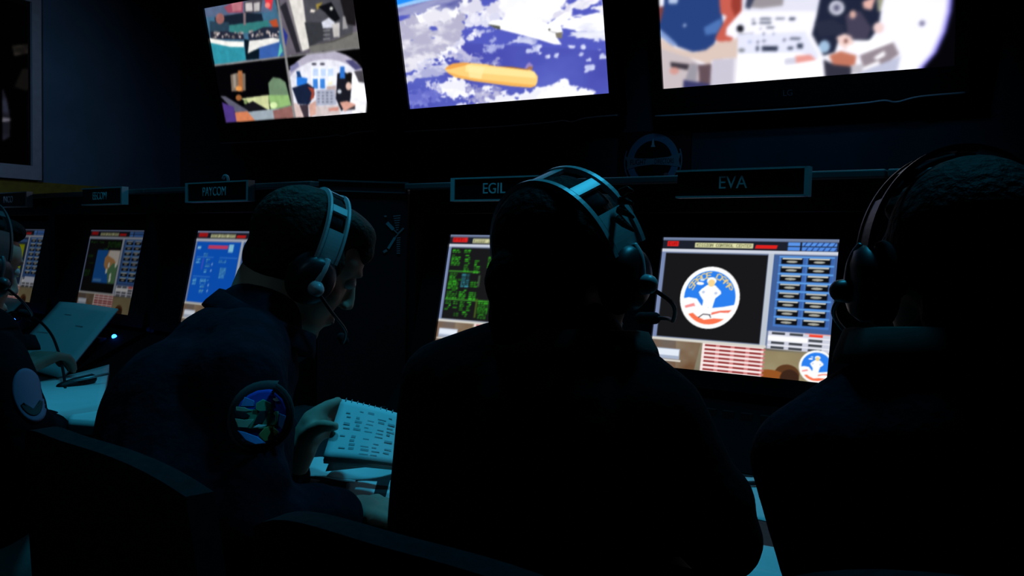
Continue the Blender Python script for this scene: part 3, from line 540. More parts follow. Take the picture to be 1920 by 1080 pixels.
def ui_left():
    c = console_ui('INCO', 100, 75); c.rect(11, 37, 251, 230, (40, 58, 84)); c.rect(180, 44, 245, 56, (70, 110, 170))
    c.rect(150, 66, 230, 130, (176, 190, 20)); c.rect(150, 138, 230, 200, (160, 186, 20)); c.rect(20, 66, 140, 200, (60, 66, 84)); c.rect(290, 196, 380, 220, (226, 232, 250)); return c

pm = {k: picture_mat('display_'+k, s) for k, s in (('tv', 1.12), ('front', 1.0), ('egil', 1.0), ('pay', .62), ('left', .22), ('dim', 1.0))}
def television(s0, cv, label, soft):
    root = empty('wall_television', TT.m(s0, 0, TVZ) @ Matrix.Rotation(TILT, 4, 'X'), label, 'television', 'televisions on the back wall')
    W_, H_ = TVW, TVH
    bm = bmesh.new(); b, t_, l = .088, .045, .042
    for x0, x1, z0, z1 in ((-l, W_+l, -b, 0), (-l, W_+l, H_, H_+t_), (-l, 0, 0, H_), (W_, W_+l, 0, H_)): add_box(bm, x0, x1, -.012, .02, z0, z1)
    add_box(bm, -l, W_+l, .02, .05, -b, H_+t_); from_bm('frame', bm, M['tvframe'], root)
    screen('screen', cv, W_, H_, pm['tv'], root, Matrix.Translation((0, -.001, 0)), soft)
    pts = smooth_path([(-l+.01, -.016, -b-.006), (W_*.25, -.017, -b-.009), (W_*.5, -.017, -b-.010), (W_*.72, -.017, -b-.006), (W_*.79, -.017, -b-.002), (W_*.83, -.017, -b-.009), (W_*.9, -.017, -b+.003), (W_+l-.01, -.016, -b+.006)], 6)
    o = tube('lower_edge_highlight', pts, .0032, M['tv_highlight'], root, 8); tag(o, 'thin pale curved strip, a painted highlight under the screen')  # pale strip stands in for the highlight along the frame's lower edge
    text('logo', 'LG', .028, M['logo_grey'], root, Matrix.Translation((W_*.47, -.0125, -.046)) @ FACE)
    box('wall_bracket', (W_*.3, W_*.7, .05, .10, H_*.2, H_*.6), M['bezel'], root)
    return root
television(0., paint_quad(0.), 'television at the left end of the row, showing four small camera views', 3)
television(1.162, paint_earth(1.162), 'middle television showing a white space shuttle and an orange tank over blue Earth', 2)
television(2.312, paint_cabin(2.312), 'television showing two people in a bright white cabin, round picture edge', 6)

# big grey-framed display on the left wall, switched off; reflections painted as faint glow
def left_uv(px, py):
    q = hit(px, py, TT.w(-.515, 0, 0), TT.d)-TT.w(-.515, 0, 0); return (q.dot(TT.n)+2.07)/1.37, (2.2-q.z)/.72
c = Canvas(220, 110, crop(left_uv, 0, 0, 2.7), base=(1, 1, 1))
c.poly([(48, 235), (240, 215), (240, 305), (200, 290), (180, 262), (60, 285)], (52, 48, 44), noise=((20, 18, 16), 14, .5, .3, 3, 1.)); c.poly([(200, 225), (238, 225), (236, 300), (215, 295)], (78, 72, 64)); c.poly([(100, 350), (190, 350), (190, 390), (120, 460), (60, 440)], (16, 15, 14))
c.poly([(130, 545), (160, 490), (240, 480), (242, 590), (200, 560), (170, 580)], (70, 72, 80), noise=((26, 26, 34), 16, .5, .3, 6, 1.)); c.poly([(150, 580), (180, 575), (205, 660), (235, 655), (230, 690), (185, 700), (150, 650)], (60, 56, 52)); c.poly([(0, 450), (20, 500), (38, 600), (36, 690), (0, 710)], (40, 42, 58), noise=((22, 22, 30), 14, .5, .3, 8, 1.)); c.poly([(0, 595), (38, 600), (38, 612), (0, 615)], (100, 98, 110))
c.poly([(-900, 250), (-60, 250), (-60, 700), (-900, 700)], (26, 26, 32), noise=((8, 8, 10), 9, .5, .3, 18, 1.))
root = empty('framed_display', TT.m(-.515, 0, 0) @ Matrix.Rotation(math.pi/2, 4, 'Z'), 'large switched-off display with painted reflections in a pale grey frame on the blue wall', 'display')
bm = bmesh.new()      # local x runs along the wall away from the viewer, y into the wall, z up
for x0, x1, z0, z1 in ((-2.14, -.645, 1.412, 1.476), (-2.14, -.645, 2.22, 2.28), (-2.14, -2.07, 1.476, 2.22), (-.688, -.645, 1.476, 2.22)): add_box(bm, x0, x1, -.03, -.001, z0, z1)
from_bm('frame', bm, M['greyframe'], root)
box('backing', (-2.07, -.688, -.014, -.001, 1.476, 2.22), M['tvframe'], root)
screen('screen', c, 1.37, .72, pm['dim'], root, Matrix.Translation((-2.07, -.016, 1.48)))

# ------------------------------------------------------------------ consoles
SW, SH, ST, SZ = .357, .27, .2, .913
def console(row, s, a0, a1, sign, cv, pic, label, sign_x=(.06, .31), led=None, v0=0.):
    """s: left edge of the lit screen on the row; a0..a1 the cabinet, from that edge"""
    root = empty('mission_console', row.m(s, v0, 0), label, 'console', 'consoles along the back row')
    bm = bmesh.new(); e = .0015
    add_box(bm, a0+e, a1-e, .30, .34, 0, 1.285); add_box(bm, a0+e, a0+.022, .0, .30, 0, 1.285); add_box(bm, a1-.022, a1-e, .0, .30, 0, 1.285)
    add_box(bm, a0+.022, a1-.022, .0, .30, 1.228, 1.285); add_box(bm, a0+.022, a1-.022, .07, .30, .0, .72)
    from_bm('housing', bm, M['black'], root)
    o = box('top_rim', (a0+e, a1-e, -.022, .345, 1.285, 1.30), M['header'], root, bevel=.003)
    pd = .25 if row is LL else .11
    o = prism('control_panel', [(-pd, .752), (.0, .872), (.03, .872), (.03, .752)], 'x', a0+.023, a1-.023, M['panel'], root)
    bm = bmesh.new()
    for k in range(9): add_box(bm, .03+k*.036, .052+k*.036, -pd*.34, -pd*.26, .825, .846)
    from_bm('button_row', bm, M['plastic_dark'], o)
    if led:
        bm = bmesh.new(); add_ball(bm, (led, -.05, .8505), .0075, sub=2); l = from_bm('power_light', bm, M['led'], o, smooth=True); tag(l, 'glowing blue power light')
    T = Matrix.Translation((0, 0, SZ)) @ Matrix.Rotation(-ST, 4, 'X')
    bm = bmesh.new()
    for x0, x1, z0, z1 in ((a0+.024, a1-.024, -.034, 0), (a0+.024, a1-.024, SH, SH+.03), (a0+.024, 0, 0, SH), (SW, a1-.024, 0, SH)): add_box(bm, x0, x1, -.006, .02, z0, z1)
    add_box(bm, -.01, SW+.01, .02, .05, -.01, SH+.01); from_bm('screen_bezel', bm, M['bezel'], root, T)
    screen('screen', cv, SW, SH, pm[pic], root, T, 1)
    if sign is not None:
        x0, x1 = sign_x
        g = box('name_sign', (x0, x1, -.04, -.0225, 1.256, 1.305), M['signback'], root)
        bm = bmesh.new()
        add_box(bm, x0-.002, x1+.002, -.043, -.0225, 1.304, 1.3075); add_box(bm, x0-.002, x1+.002, -.043, -.0225, 1.2535, 1.257)
        if sign in ('EVA', 'PAYCOM', 'EECOM', 'INCO'): add_box(bm, x1-.002, x1+.006, -.043, -.0225, 1.2535, 1.3075)
        if sign in ('EGIL', 'PAYCOM'): add_box(bm, x0-.012, x0, -.043, -.0225, 1.2535, 1.3075)
        from_bm('sign_edge', bm, M['signedge'], g)
        if sign: text('lettering', sign, .034, M['dash'], g, Matrix.Translation(((x0+x1)/2-.012, -.041, 1.2805)) @ FACE, .0006, sx=.95 if len(sign) < 5 else .8)
    return root
console(LL, 0., -.155, .52, 'INCO', ui_left(), 'left', 'console at the far left end, its screen showing olive yellow bars', (.14, .42), .33)
console(LL, .694, -.174, .478, 'EECOM', ui_eecom(), 'left', 'console with the EECOM sign, its screen showing a blue and tan map', (.136, .386), .36)
console(LL, 1.342, -.170, .608, 'PAYCOM', ui_paycom(), 'pay', 'console with the PAYCOM sign and a bright blue screen', (.103, .378))
console(RR, -.57, -.09, .448, 'EGIL', ui_egil(), 'egil', 'console with the EGIL sign, its screen full of green text', (.085, .33))
console(RR, 0., -.122, .448, 'EVA', ui_eva(), 'front', 'console with the EVA sign, its screen showing a round Space Camp emblem', (.068, .316))
console(RR, .57, -.122, .448, None, console_ui('', 110, 82), 'egil', 'console behind the person at the right edge, its screen almost hidden')

# angled filler panel between the two console groups, with a stuck-on emblem
A, B = LL.w(1.951, -.0, 0), RR.w(-.661, 0, 0); L_ = (B-A).length; th = math.atan2(B.y-A.y, B.x-A.x)
root = empty('filler_panel', Matrix.Translation(A) @ Matrix.Rotation(th, 4, 'Z'), 'dark purple upright panel joining the two groups of consoles', 'panel')
box('panel', (.004, L_-.004, -.012, .0, 0, 1.30), M['panel_purple'], root)
bm = bmesh.new(); add_box(bm, .002, L_-.002, -.015, .01, 1.30, 1.304); add_box(bm, .002, L_-.002, -.016, -.012, 1.276, 1.279); from_bm('top_edge', bm, M['header'], root)
def on_panel(px, py, dy=-.0125):
    o = root.matrix_world.translation; q = hit(px, py, o, root.matrix_world.to_3x3() @ Vector((0, 1, 0)))-o
    return Vector((q.dot(root.matrix_world.to_3x3() @ Vector((1, 0, 0))), dy, q.z))
def strip(bm, a, b, wd, th_=.001):
    a, b = Vector(a), Vector(b); t_ = (b-a).normalized(); n = t_.cross(Vector((0, 1, 0)))*wd/2
    A_ = [bm.verts.new(p) for p in (a+n, b+n, b-n, a-n)]; B_ = [bm.verts.new(p+Vector((0, -th_, 0))) for p in (a+n, b+n, b-n, a-n)]
    bm.faces.new(A_); bm.faces.new(B_[::-1])
    for i in range(4): bm.faces.new((A_[i], A_[(i+1) % 4], B_[(i+1) % 4], B_[i]))
em = empty('stuck_on_emblem', root.matrix_world, 'crossed teal and grey striped emblem stuck on the dark panel', 'emblem')
cp = lambda x, y: on_panel(680+x/9, 380+y/9)
for a_, b_, w_ in (((410, 340), (520, 455), .0085), ((430, 775), (545, 590), .006)):
    bm = bmesh.new(); strip(bm, cp(*a_), cp(*b_), w_); from_bm('teal_bar', bm, M['decal_teal'], em)
for a_, b_, w_ in (((600, 520), (690, 430), .004), ((350, 835), (410, 800), .006), ((520, 455), (600, 530), .003), ((545, 590), (600, 530), .003), ((365, 232), (405, 232), .004)):
    bm = bmesh.new(); strip(bm, cp(*a_), cp(*b_), w_); from_bm('grey_bar', bm, M['decal_grey'], em)
for k in range(15):
    bm = bmesh.new(); q = k-7
    if k < 7: strip(bm, cp(515+k*8, 232+k*38), cp(640-k*6, 218+k*40), .0026)
    else: strip(bm, cp(572, 600+q*36), cp(636-q, 590+q*37), .0026)
    from_bm('stripe', bm, M['decal_grey'], em)

# worktop, one run of laminate in front of both groups
P_ = [LL.w(-.36, -.004, 0), LL.w(1.951, -.016, 0), RR.w(-.661, -.016, 0), RR.w(-.655, -.004, 0), RR.w(1.05, -.004, 0), RR.w(1.05, -.585, 0), RR.w(-.20, -.63, 0), LL.w(2.62, -.61, 0), LL.w(-.36, -.61, 0)]
o = prism('worktop', [(p.x, p.y) for p in P_], 'z', .722, .75, M['desk'], bevel=.002); tag(o, 'long dark worktop running in front of all the consoles', 'desk')

# round emblem on a dark red board on the back wall
root = empty('wall_plaque', TT.m(2.229, .14, 1.487), 'round emblem on a dark red board above the EVA console', 'plaque')
box('board', (-.146, .146, -.018, -.001, -.26, .115), M['red_panel'], root)
def disc(bm, r0, r1, y, a0=0, a1=360, n=40, th_=.002, cx=0, cz=0):
    ks = [R(a0+(a1-a0)*k/n) for k in range(n+1)]
    for ya in (y, y-th_):
        if r0 <= 0:
            c0 = bm.verts.new((cx, ya, cz)); vs = [bm.verts.new((cx+r1*math.cos(k), ya, cz+r1*math.sin(k))) for k in ks]
            for p, q in zip(vs, vs[1:]): bm.faces.new((c0, p, q))
        else:
            vi = [bm.verts.new((cx+r0*math.cos(k), ya, cz+r0*math.sin(k))) for k in ks]; vo = [bm.verts.new((cx+r1*math.cos(k), ya, cz+r1*math.sin(k))) for k in ks]
            for i in range(n): bm.faces.new((vi[i], vo[i], vo[i+1], vi[i+1]))
bm = bmesh.new(); disc(bm, 0, .088, -.0185); from_bm('dark_field', bm, M['emb_black'], root)
bm = bmesh.new(); disc(bm, .078, .102, -.019); from_bm('outer_ring', bm, M['emb_blue'], root)
bm = bmesh.new(); disc(bm, .101, .1045, -.020); disc(bm, .113, .117, -.020, -75, 22, 20); disc(bm, .113, .117, -.020, 158, 255, 20); from_bm('ring_edge', bm, M['emb_grey'], root)
o = prism('rocket', [(-.009, .054), (-.005, .062), (-.003, .078), (0, .086), (.003, .078), (.005, .062), (.009, .054)], 'y', -.0225, -.0205, M['emb_white'], root)
o = prism('banner', [(-.116, .022), (-.06, .012), (0, .010), (.06, .014), (.112, .028), (.105, .0), (.112, -.026), (.06, -.016), (0, -.012), (-.06, -.018), (-.106, -.03), (-.100, -.004)], 'y', -.0235, -.0215, M['emb_grey'], root)
text('lettering', 'FLIGHT', .028, M['emb_black'], root, Matrix.Translation((-.058, -.0237, -.003)) @ FACE, .0005, sx=.72)
text('lettering', 'DIRECTORS', .026, M['emb_black'], root, Matrix.Translation((.047, -.0237, -.002)) @ FACE, .0005, sx=.56)
bm = bmesh.new(); add_ball(bm, (.055, -.021, -.052), (.01, .002, .008), sub=2); from_bm('red_dot', bm, M['emb_red'], root)
# small ornament on top of a console, small card on the desk
p = pt(403, 347, 2.28); p.z = 1.3005
root = empty('small_bracket', Matrix.Translation(LL.w(1.515, .03, 1.3005)) @ Matrix.Rotation(-LL.th, 4, 'Z'), 'small pale hooked bracket on top of the console with the bright blue screen', 'ornament')
tube('hook', smooth_path([(-.012, 0, .022), (-.004, 0, .030), (.008, 0, .028), (.013, 0, .018), (.012, 0, .002)], 5), .0042, M['greyframe'], root, 8)
box('base', (-.004, .02, -.012, .012, 0, .005), M['greyframe'], root, bevel=.001)

# ------------------------------------------------------------------ people, chairs, headsets
def frame(o, f, up=(0, 0, 1), s=1.):
    y = unit(f); x = y.cross(unit(up)).normalized(); z = x.cross(y)
    return Matrix.Translation(o) @ Matrix((x, y, z)).transposed().to_4x4() @ Matrix.Scale(s, 4)
def head_prims(H):
    s = H.to_scale().x; rot = H.to_3x3().normalized()
    def E(c, r, tilt=None):
        q = rot if tilt is None else rot @ Matrix.Rotation(tilt, 3, 'X'); return ('b', H @ Vector(c), tuple(v*s for v in r), q)
    Cc = lambda a, b, r0, r1: ('c', H @ Vector(a), H @ Vector(b), r0*s, r1*s)
    P = [E((0, -.012, .035), (.073, .093, .084)), E((0, .035, -.02), (.058, .058, .075)), E((0, .05, .045), (.060, .045, .045)), E((0, .045, -.072), (.046, .046, .036)), E((0, .078, -.098), (.02, .016, .016)),
         Cc((0, .094, .022), (0, .113, -.022), .0075, .0105), E((-.009, .105, -.027), (.008, .009, .007)), E((.009, .105, -.027), (.008, .009, .007)),
         E((0, .086, .036), (.046, .014, .010)), E((0, .093, -.056), (.022, .011, .006)), E((0, .092, -.067), (.020, .011, .007)), E((-.040, .056, -.016), (.019, .019, .020)), E((.040, .056, -.016), (.019, .019, .020)),
         Cc((-.035, .03, -.085), (0, .075, -.1), .014, .013), Cc((.035, .03, -.085), (0, .075, -.1), .014, .013)]
    for k in (-1, 1): P += [E((k*.075, -.008, .0), (.010, .019, .032)), E((k*.080, -.014, .004), (.006, .016, .026))]
    return P
def hand_prims(W, D, N, side=1, curl=.5, s=1., spread=.1, thumb=.6):
    D = unit(D); N = Vector(N); N = (N-D*N.dot(D)).normalized(); Lt = D.cross(N)*side
    P = [('c', W, W+D*.03*s, .024*s, .024*s)]
    for k in range(4): P.append(('c', W+D*.018*s+Lt*(.018-.012*k)*s, W+D*.082*s+Lt*(.030-.0195*k)*s, .014*s, .0115*s))
    for k, L in enumerate((.070, .078, .072, .056)):
        a = W+D*.084*s+Lt*(.030-.0195*k)*s; d = (D+Lt*spread*(1.2-k*.8)).normalized(); ang = 0; pts = [(a, .0095*s)]
        for j, fr in enumerate((.45, .30, .25)):
            ang += curl*(.8, 1., .7)[j]*(1+.12*k); v = d*math.cos(ang)+N*math.sin(ang); a = a+v*L*fr*s; pts.append((a, (.0088, .0080, .0068)[j]*s))
        P.append(('l', pts))
    a = W+D*.022*s+Lt*.026*s; v = (D*.75+Lt*thumb+N*.25).normalized(); b = a+v*.042*s; v2 = (D*.9+Lt*thumb*.3+N*.3).normalized(); c_ = b+v2*.032*s; e = c_+(v2+N*.2).normalized()*.022*s
    P.append(('l', [(a, .014*s), (b, .0115*s), (c_, .0095*s), (e, .0078*s)])); return P
def person(label, J, H, hands, jacket, trousers, hair, hair_prims, sleeve=(1., 1.), vox=.0055, collar=None, collar_mat='collar', bulk=1., extra=()):
    o = Vector((J['pelvis'].x, J['pelvis'].y, 0))
    root = empty('person', o, label, 'person')
    k = bulk; P = head_prims(H)
    P += [('l', [(H @ Vector((0, -.03, -.05)), .05), (J['neck'], .052), (J['chest'], .085)]), ('l', [(J['chest'], .10), (J['waist'], .10), (J['pelvis'], .11)])]
    for sd in 'LR': P += [('l', [(J['chest'], .07), (J['sh'+sd], .045), (J['el'+sd], .036), (J['wr'+sd], .025)])]
    for sd in 'LR': P += [('l', [(J['hip'+sd], .075), (J['kn'+sd], .052), (J['an'+sd], .035)])]
    for h in hands: P += hand_prims(*h)
    P += list(extra)
    solid('body', P, M['skin'], root, o, vox, 3)
    up = J['chest'].lerp(J['neck'], .55)
    Q = [('l', [(J['waist'], .125*k), (J['chest'], .128*k), (up, .095*k), (J['neck'], .068)]), ('l', [(J['pelvis'], .135*k), (J['waist'], .125*k)])]
    mid = (J['shL']+J['shR'])/2
    for i, sd in enumerate('LR'):
        S, E_, W_ = J['sh'+sd], J['el'+sd], J['wr'+sd]; cuff = E_.lerp(W_, sleeve[i])
        Q += [('l', [(J['neck'].lerp(up, .45), .062), (J['neck'].lerp(S, .55)+Vector((0, 0, .004)), .058*k), (S, .056*k), (S.lerp(E_, .5), .052*k), (E_, .047*k), (E_.lerp(cuff, .6), .045*k), (cuff, .040*k)])]
        Q += [('l', [(J['chest'], .10*k), (S.lerp(J['chest'], .25), .075*k)]), ('b', S.lerp(E_, .72)+Vector((.006, .004, 0)), .053*k), ('b', E_.lerp(cuff, .75), .047*k), ('b', J['waist'].lerp(J['hip'+sd], .4), .105*k)]
    jk = solid('jacket', Q, M[jacket], root, o, .007, 5)
    T = [('b', J['pelvis'], (.14*k, .12, .10))]
    for sd in 'LR': T += [('l', [(J['hip'+sd], .088), (J['hip'+sd].lerp(J['kn'+sd], .5), .082), (J['kn'+sd], .068), (J['an'+sd]+Vector((0, 0, .03)), .052)])]
    solid('trousers', T, M[trousers], root, o, .010, 5)
    for sd in 'LR':
        a = J['an'+sd]; f = (J['kn'+sd]-J['hip'+sd]); f.z = 0; f.normalize()
        solid('shoe', [('l', [(Vector((a.x, a.y, .042))-f*.04, .040), (Vector((a.x, a.y, .040))+f*.08, .038), (Vector((a.x, a.y, .032))+f*.15, .030)]), ('c', a, Vector((a.x, a.y, .06)), .045, .042)], M['black_cloth'], root, o, .008, 3)
    s = H.to_scale().x; rot = H.to_3x3().normalized()
    solid('hair', [('b', H @ Vector(c), tuple(v*s for v in r), rot) for c, r in hair_prims], M[hair], root, o, .0055, 3)
    for kx in (-1, 1):
        bm = bmesh.new(); add_ball(bm, H @ Vector((kx*.031, .079, .016))-o, .0125*s); e = from_bm('eye', bm, M['eye'], root, smooth=True)
        bm = bmesh.new(); add_ball(bm, H @ Vector((kx*.031, .0875, .015))-o, .0055*s); from_bm('iris', bm, M['iris'], e, smooth=True)
    bm = bmesh.new(); add_ball(bm, H @ Vector((0, .0975, -.061))-o, (.018*s, .0065*s, .0055*s), rot); from_bm('lips', bm, M['lips'], root, smooth=True)
    if collar:       # a stand-up collar: centre, radius, axis, height, opening
        cn, rad, ax, hh, fwd = collar; ax = unit(ax); fx = unit(Vector(fwd)-ax*Vector(fwd).dot(ax)); sx = fx.cross(ax); bm = bmesh.new(); rows_ = []
        for j, (dr, dz) in enumerate(((0, 0), (.004, hh*.6), (.012, hh), (.020, hh*.96), (.030, hh*.35), (.032, hh*.1), (.024, hh*.12), (.012, hh*.6), (.010, 0))):
            rows_.append([bm.verts.new(cn-o+ax*dz+(fx*math.cos(t)+sx*math.sin(t))*(rad+dr)*(1+.06*math.cos(t))) for t in (R(24+312*i/40) for i in range(41))])
        for A_, B_ in zip(rows_, rows_[1:]+rows_[:1]):
            for i in range(40): bm.faces.new((A_[i], A_[i+1], B_[i+1], B_[i]))
        for e_ in (0, 40): bm.faces.new([r_[e_] for r_ in rows_])
        from_bm('collar', bm, M[collar_mat], jk, smooth=True)
    return root, jk, o
def headset(H, label, boom=1, mic=(.03, .128, -.062), group='headsets worn by the crew', band='plastic_grey', out=.0, wide=1., back=0):
    root = empty('headset', H, label, 'headset', group)
    def arc(bm, a0, a1, y0, y1, dr=0., th=.005, n=14):
        rows_ = []
        for i in range(n+1):
            t = R(a0+(a1-a0)*i/n); sb, cb = math.sin(R(back)), math.cos(R(back))
            pr = [(r, y) for r, y in ((0, y0), (0, y1), (th, y1-.002), (th, y0+.002))]
            zz = .118-(.003 if back > 0 else 0)
            rows_.append([bm.verts.new(((.096+r+dr)*math.cos(t), y*wide*cb-sb*(zz+r+dr)*math.sin(t), .016+y*wide*sb+cb*(zz+r+dr)*math.sin(t))) for r, y in pr])
        for A_, B_ in zip(rows_, rows_[1:]):
            for q in range(4): bm.faces.new((A_[q], A_[(q+1) % 4], B_[(q+1) % 4], B_[q]))
        bm.faces.new(rows_[0]); bm.faces.new(rows_[-1])
    bm = bmesh.new()
    arc(bm, 8, 172, .013, .021, .002, .006, 40); arc(bm, 8, 172, -.021, -.013, .002, .006, 40)
    for a0, a1 in ((8, 34), (52, 60), (84, 96), (120, 128), (146, 172)): arc(bm, a0, a1, -.015, .015, .001, .005, 8)
    from_bm('headband', bm, M[band], root, smooth=False)
    bm = bmesh.new(); arc(bm, 40, 140, -.012, .012, -.006, .006, 24); from_bm('band_pad', bm, M['foam'], root, smooth=True)
    for k in (-1, 1):
        bm = bmesh.new(); prof = [(.0, .118), (.018, .1175), (.030, .113), (.036, .104), (.036, .094), (.030, .090), (.0, .090)]
        def lathe(bm, prof, yc, zc, n=28):
            rings = []
            for r, x in prof:
                rings.append([bm.verts.new((k*x, yc+r*math.cos(2*math.pi*i/n), zc+r*1.12*math.sin(2*math.pi*i/n))) for i in range(n)] if r > 0 else [bm.verts.new((k*x, yc, zc))])
            for A_, B_ in zip(rings, rings[1:]):
                for i in range(n):
                    if len(A_) == 1: bm.faces.new((A_[0], B_[i], B_[(i+1) % n]))
                    elif len(B_) == 1: bm.faces.new((A_[i], A_[(i+1) % n], B_[0]))
                    else: bm.faces.new((A_[i], A_[(i+1) % n], B_[(i+1) % n], B_[i]))
        lathe(bm, prof, -.004, -.004); cup = from_bm('ear_cup', bm, M['plastic_dark'], root, smooth=True)
        bm = bmesh.new(); lathe(bm, [(.0, .094), (.026, .094), (.038, .091), (.041, .083), (.038, .077), (.024, .075), (.0, .076)], -.004, -.004); from_bm('ear_cushion', bm, M['foam'], cup, smooth=True)
        bm = bmesh.new(); add_tube(bm, smooth_path([(k*.103, -.002, .036), (k*.112, -.002, .022), (k*.116, -.003, .0), (k*.114, -.004, -.012)], 5), .0055, 10); from_bm('yoke', bm, M[band], cup, smooth=True)
        if k == boom:
            bm = bmesh.new(); add_capsule(bm, (k*.112, .0, -.012), (k*.124, .0, -.012), .014, .012); from_bm('boom_hub', bm, M[band], cup, smooth=True)
    k = boom; mx, my, mz = mic
    tube('microphone_boom', smooth_path([(k*.122, .002, -.014), (k*(.118+out), .045, -.034), (k*(.088+out), .095, -.054), (k*(mx+.03+out*.6), my-.008, mz), (k*(mx+.006), my, mz)], 7), .0028, M['plastic_dark'], root, 8)
    bm = bmesh.new(); add_capsule(bm, (k*(mx+.012), my, mz), (k*(mx-.012), my+.002, mz), .0085, .0085); from_bm('microphone', bm, M['foam'], root, smooth=True)
    return root
def chair(x, y, rz, label):
    root = empty('office_chair', Matrix.Translation((x, y, 0)) @ Matrix.Rotation(rz, 4, 'Z'), label, 'chair', 'black office chairs at the worktop')
    def rr(wd, dp, rad, n=6):
        return [(sx*(wd-rad)+rad*math.cos(a), sy*(dp-rad)+rad*math.sin(a)) for sx, sy, a0 in ((1, 1, 0), (-1, 1, 90), (-1, -1, 180), (1, -1, 270)) for a in (R(a0+90*i/n) for i in range(n+1))]
    prism('seat', rr(.205, .20, .07), 'z', .385, .445, M['chairf'], root, bevel=.008)
    bm = bmesh.new(); g = []
    for i in range(17):
        u = -1+2*i/16; row_ = []
        for j in range(9):
            v = j/8; wd = .215*(1-.10*v**3); zt = .53+.392*v-(.035*v)*(u*u)**1.5
            row_.append((bm.verts.new((u*wd, -.195-.03*v+.04*u*u, zt)), bm.verts.new((u*wd*.98, -.225-.03*v+.04*u*u, zt))))
        g.append(row_)
    for i in range(16):
        for j in range(8):
            for q in (0, 1): bm.faces.new((g[i][j][q], g[i+1][j][q], g[i+1][j+1][q], g[i][j+1][q]))
        for j in (0, 8): bm.faces.new((g[i][j][0], g[i+1][j][0], g[i+1][j][1], g[i][j][1]))
    for i in (0, 16):
        for j in range(8): bm.faces.new((g[i][j][0], g[i][j+1][0], g[i][j+1][1], g[i][j][1]))
    from_bm('backrest', bm, M['chairf'], root, smooth=False)
    tube('back_support', smooth_path([(0, -.05, .375), (0, -.19, .38), (0, -.245, .45), (0, -.252, .70)], 5), .018, M['chairp'], root)
    tube('post', [(0, 0, .10), (0, 0, .385)], .028, M['chairp'], root, 14)
    for i in range(5):
        a = R(90+72*i); l = tube('leg', [(0, 0, .105), (.11*math.cos(a), .11*math.sin(a), .095), (.20*math.cos(a), .20*math.sin(a), .062)], [.024, .02, .016], M['chairp'], root)
        bm = bmesh.new(); c_ = Vector((.20*math.cos(a), .20*math.sin(a), .029)); t_ = Vector((-math.sin(a), math.cos(a), 0)); add_tube(bm, [c_-t_*.016, c_+t_*.016], .028, 16); from_bm('caster', bm, M['chairp'], l, smooth=True)
    return root
def legs(J, f, d=.38, lat=.095, drop=.0, knz=.53):
    f = unit((f[0], f[1], 0)); r = Vector((f.y, -f.x, 0)); p = J['pelvis']
    for sd, k in (('L', -1), ('R', 1)):
        J['hip'+sd] = p+r*k*lat; J['kn'+sd] = p+r*k*(lat+.02)+f*d; J['kn'+sd].z = knz
        J['an'+sd] = J['kn'+sd]+f*.02; J['an'+sd].z = .085
SHORT = [((0, -.022, .047), (.077, .093, .085)), ((0, -.052, -.012), (.062, .046, .048)), ((0, .055, .092), (.058, .036, .026)), ((-.066, .02, .03), (.012, .025, .03)), ((.066, .02, .03), (.012, .025, .03))]
FRINGE = SHORT+[((0, .072, .072), (.056, .026, .030)), ((0, .03, .100), (.064, .06, .028))]
TIED = [((0, -.022, .044), (.079, .096, .084)), ((0, -.06, -.03), (.066, .050, .06)), ((0, -.085, -.055), (.045, .045, .05)), ((0, .055, .085), (.06, .036, .030)), ((-.068, .01, .015), (.013, .03, .04)), ((.068, .01, .015), (.013, .03, .04)), ((0, -.075, -.095), (.04, .03, .05)), ((0, -.108, -.012), (.038, .030, .042))]

# -- person in profile, left of centre
f = (.62, .78)
J = dict(pelvis=Vector((-.35, 1.085, .545)), waist=pt(352, 960, 1.08), chest=pt(372, 800, 1.16), neck=pt(478, 612, 1.25), shL=pt(452, 672, 1.37), shR=pt(452, 708, 1.10), elL=pt(525, 900, 1.40), elR=pt(452, 985, 1.02), wrL=pt(566, 838, 1.38), wrR=hz(630, 968, .787))
legs(J, f, .40)
H1 = frame(pt(564, 497, 1.30), (.733, .504, -.457), (.495, .066, .866), .875)
hR = (J['wrR']+(hz(712, 952, .782)-J['wrR'])*.22, hz(712, 952, .782)-J['wrR'], (.1, .2, -1), -1, .42, .95, .05)
nb_l = pt(612, 800, 1.365)
def chain(*a): return ('l', [(pt(*q[:3]), q[3]) for q in a])
grip = [chain((562, 842, 1.385, .024), (578, 815, 1.385, .024), (590, 792, 1.395, .023)), chain((573, 825, 1.385, .022), (598, 802, 1.40, .019)), chain((584, 795, 1.385, .018), (596, 775, 1.395, .013), (614, 762, 1.405, .0105), (634, 753, 1.418, .0085)),
    chain((592, 790, 1.40, .015), (610, 776, 1.415, .011), (640, 768, 1.435, .0085)), chain((594, 800, 1.40, .014), (614, 794, 1.415, .0105), (642, 790, 1.425, .0080)), chain((592, 812, 1.395, .013), (612, 812, 1.405, .0095), (634, 810, 1.41, .0072)),
    chain((572, 822, 1.375, .017), (588, 806, 1.362, .0125), (606, 798, 1.352, .0105), (627, 800, 1.343, .0082))]
p1, jk, o1 = person('person in dark jacket, head bowed in profile over notepad, round patch on sleeve', J, H1, [hR], 'navy', 'black_cloth', 'hair_brown', FRINGE, (.12, .98), .0046, (pt(480, 622, 1.25), .058, (.42, .12, .9), .035, (.9, .3, -.2)), 'navy', extra=grip)
headset(H1, 'grey headset worn by the person bowed in profile over the notepad', 1, (.02, .128, -.078), back=6)
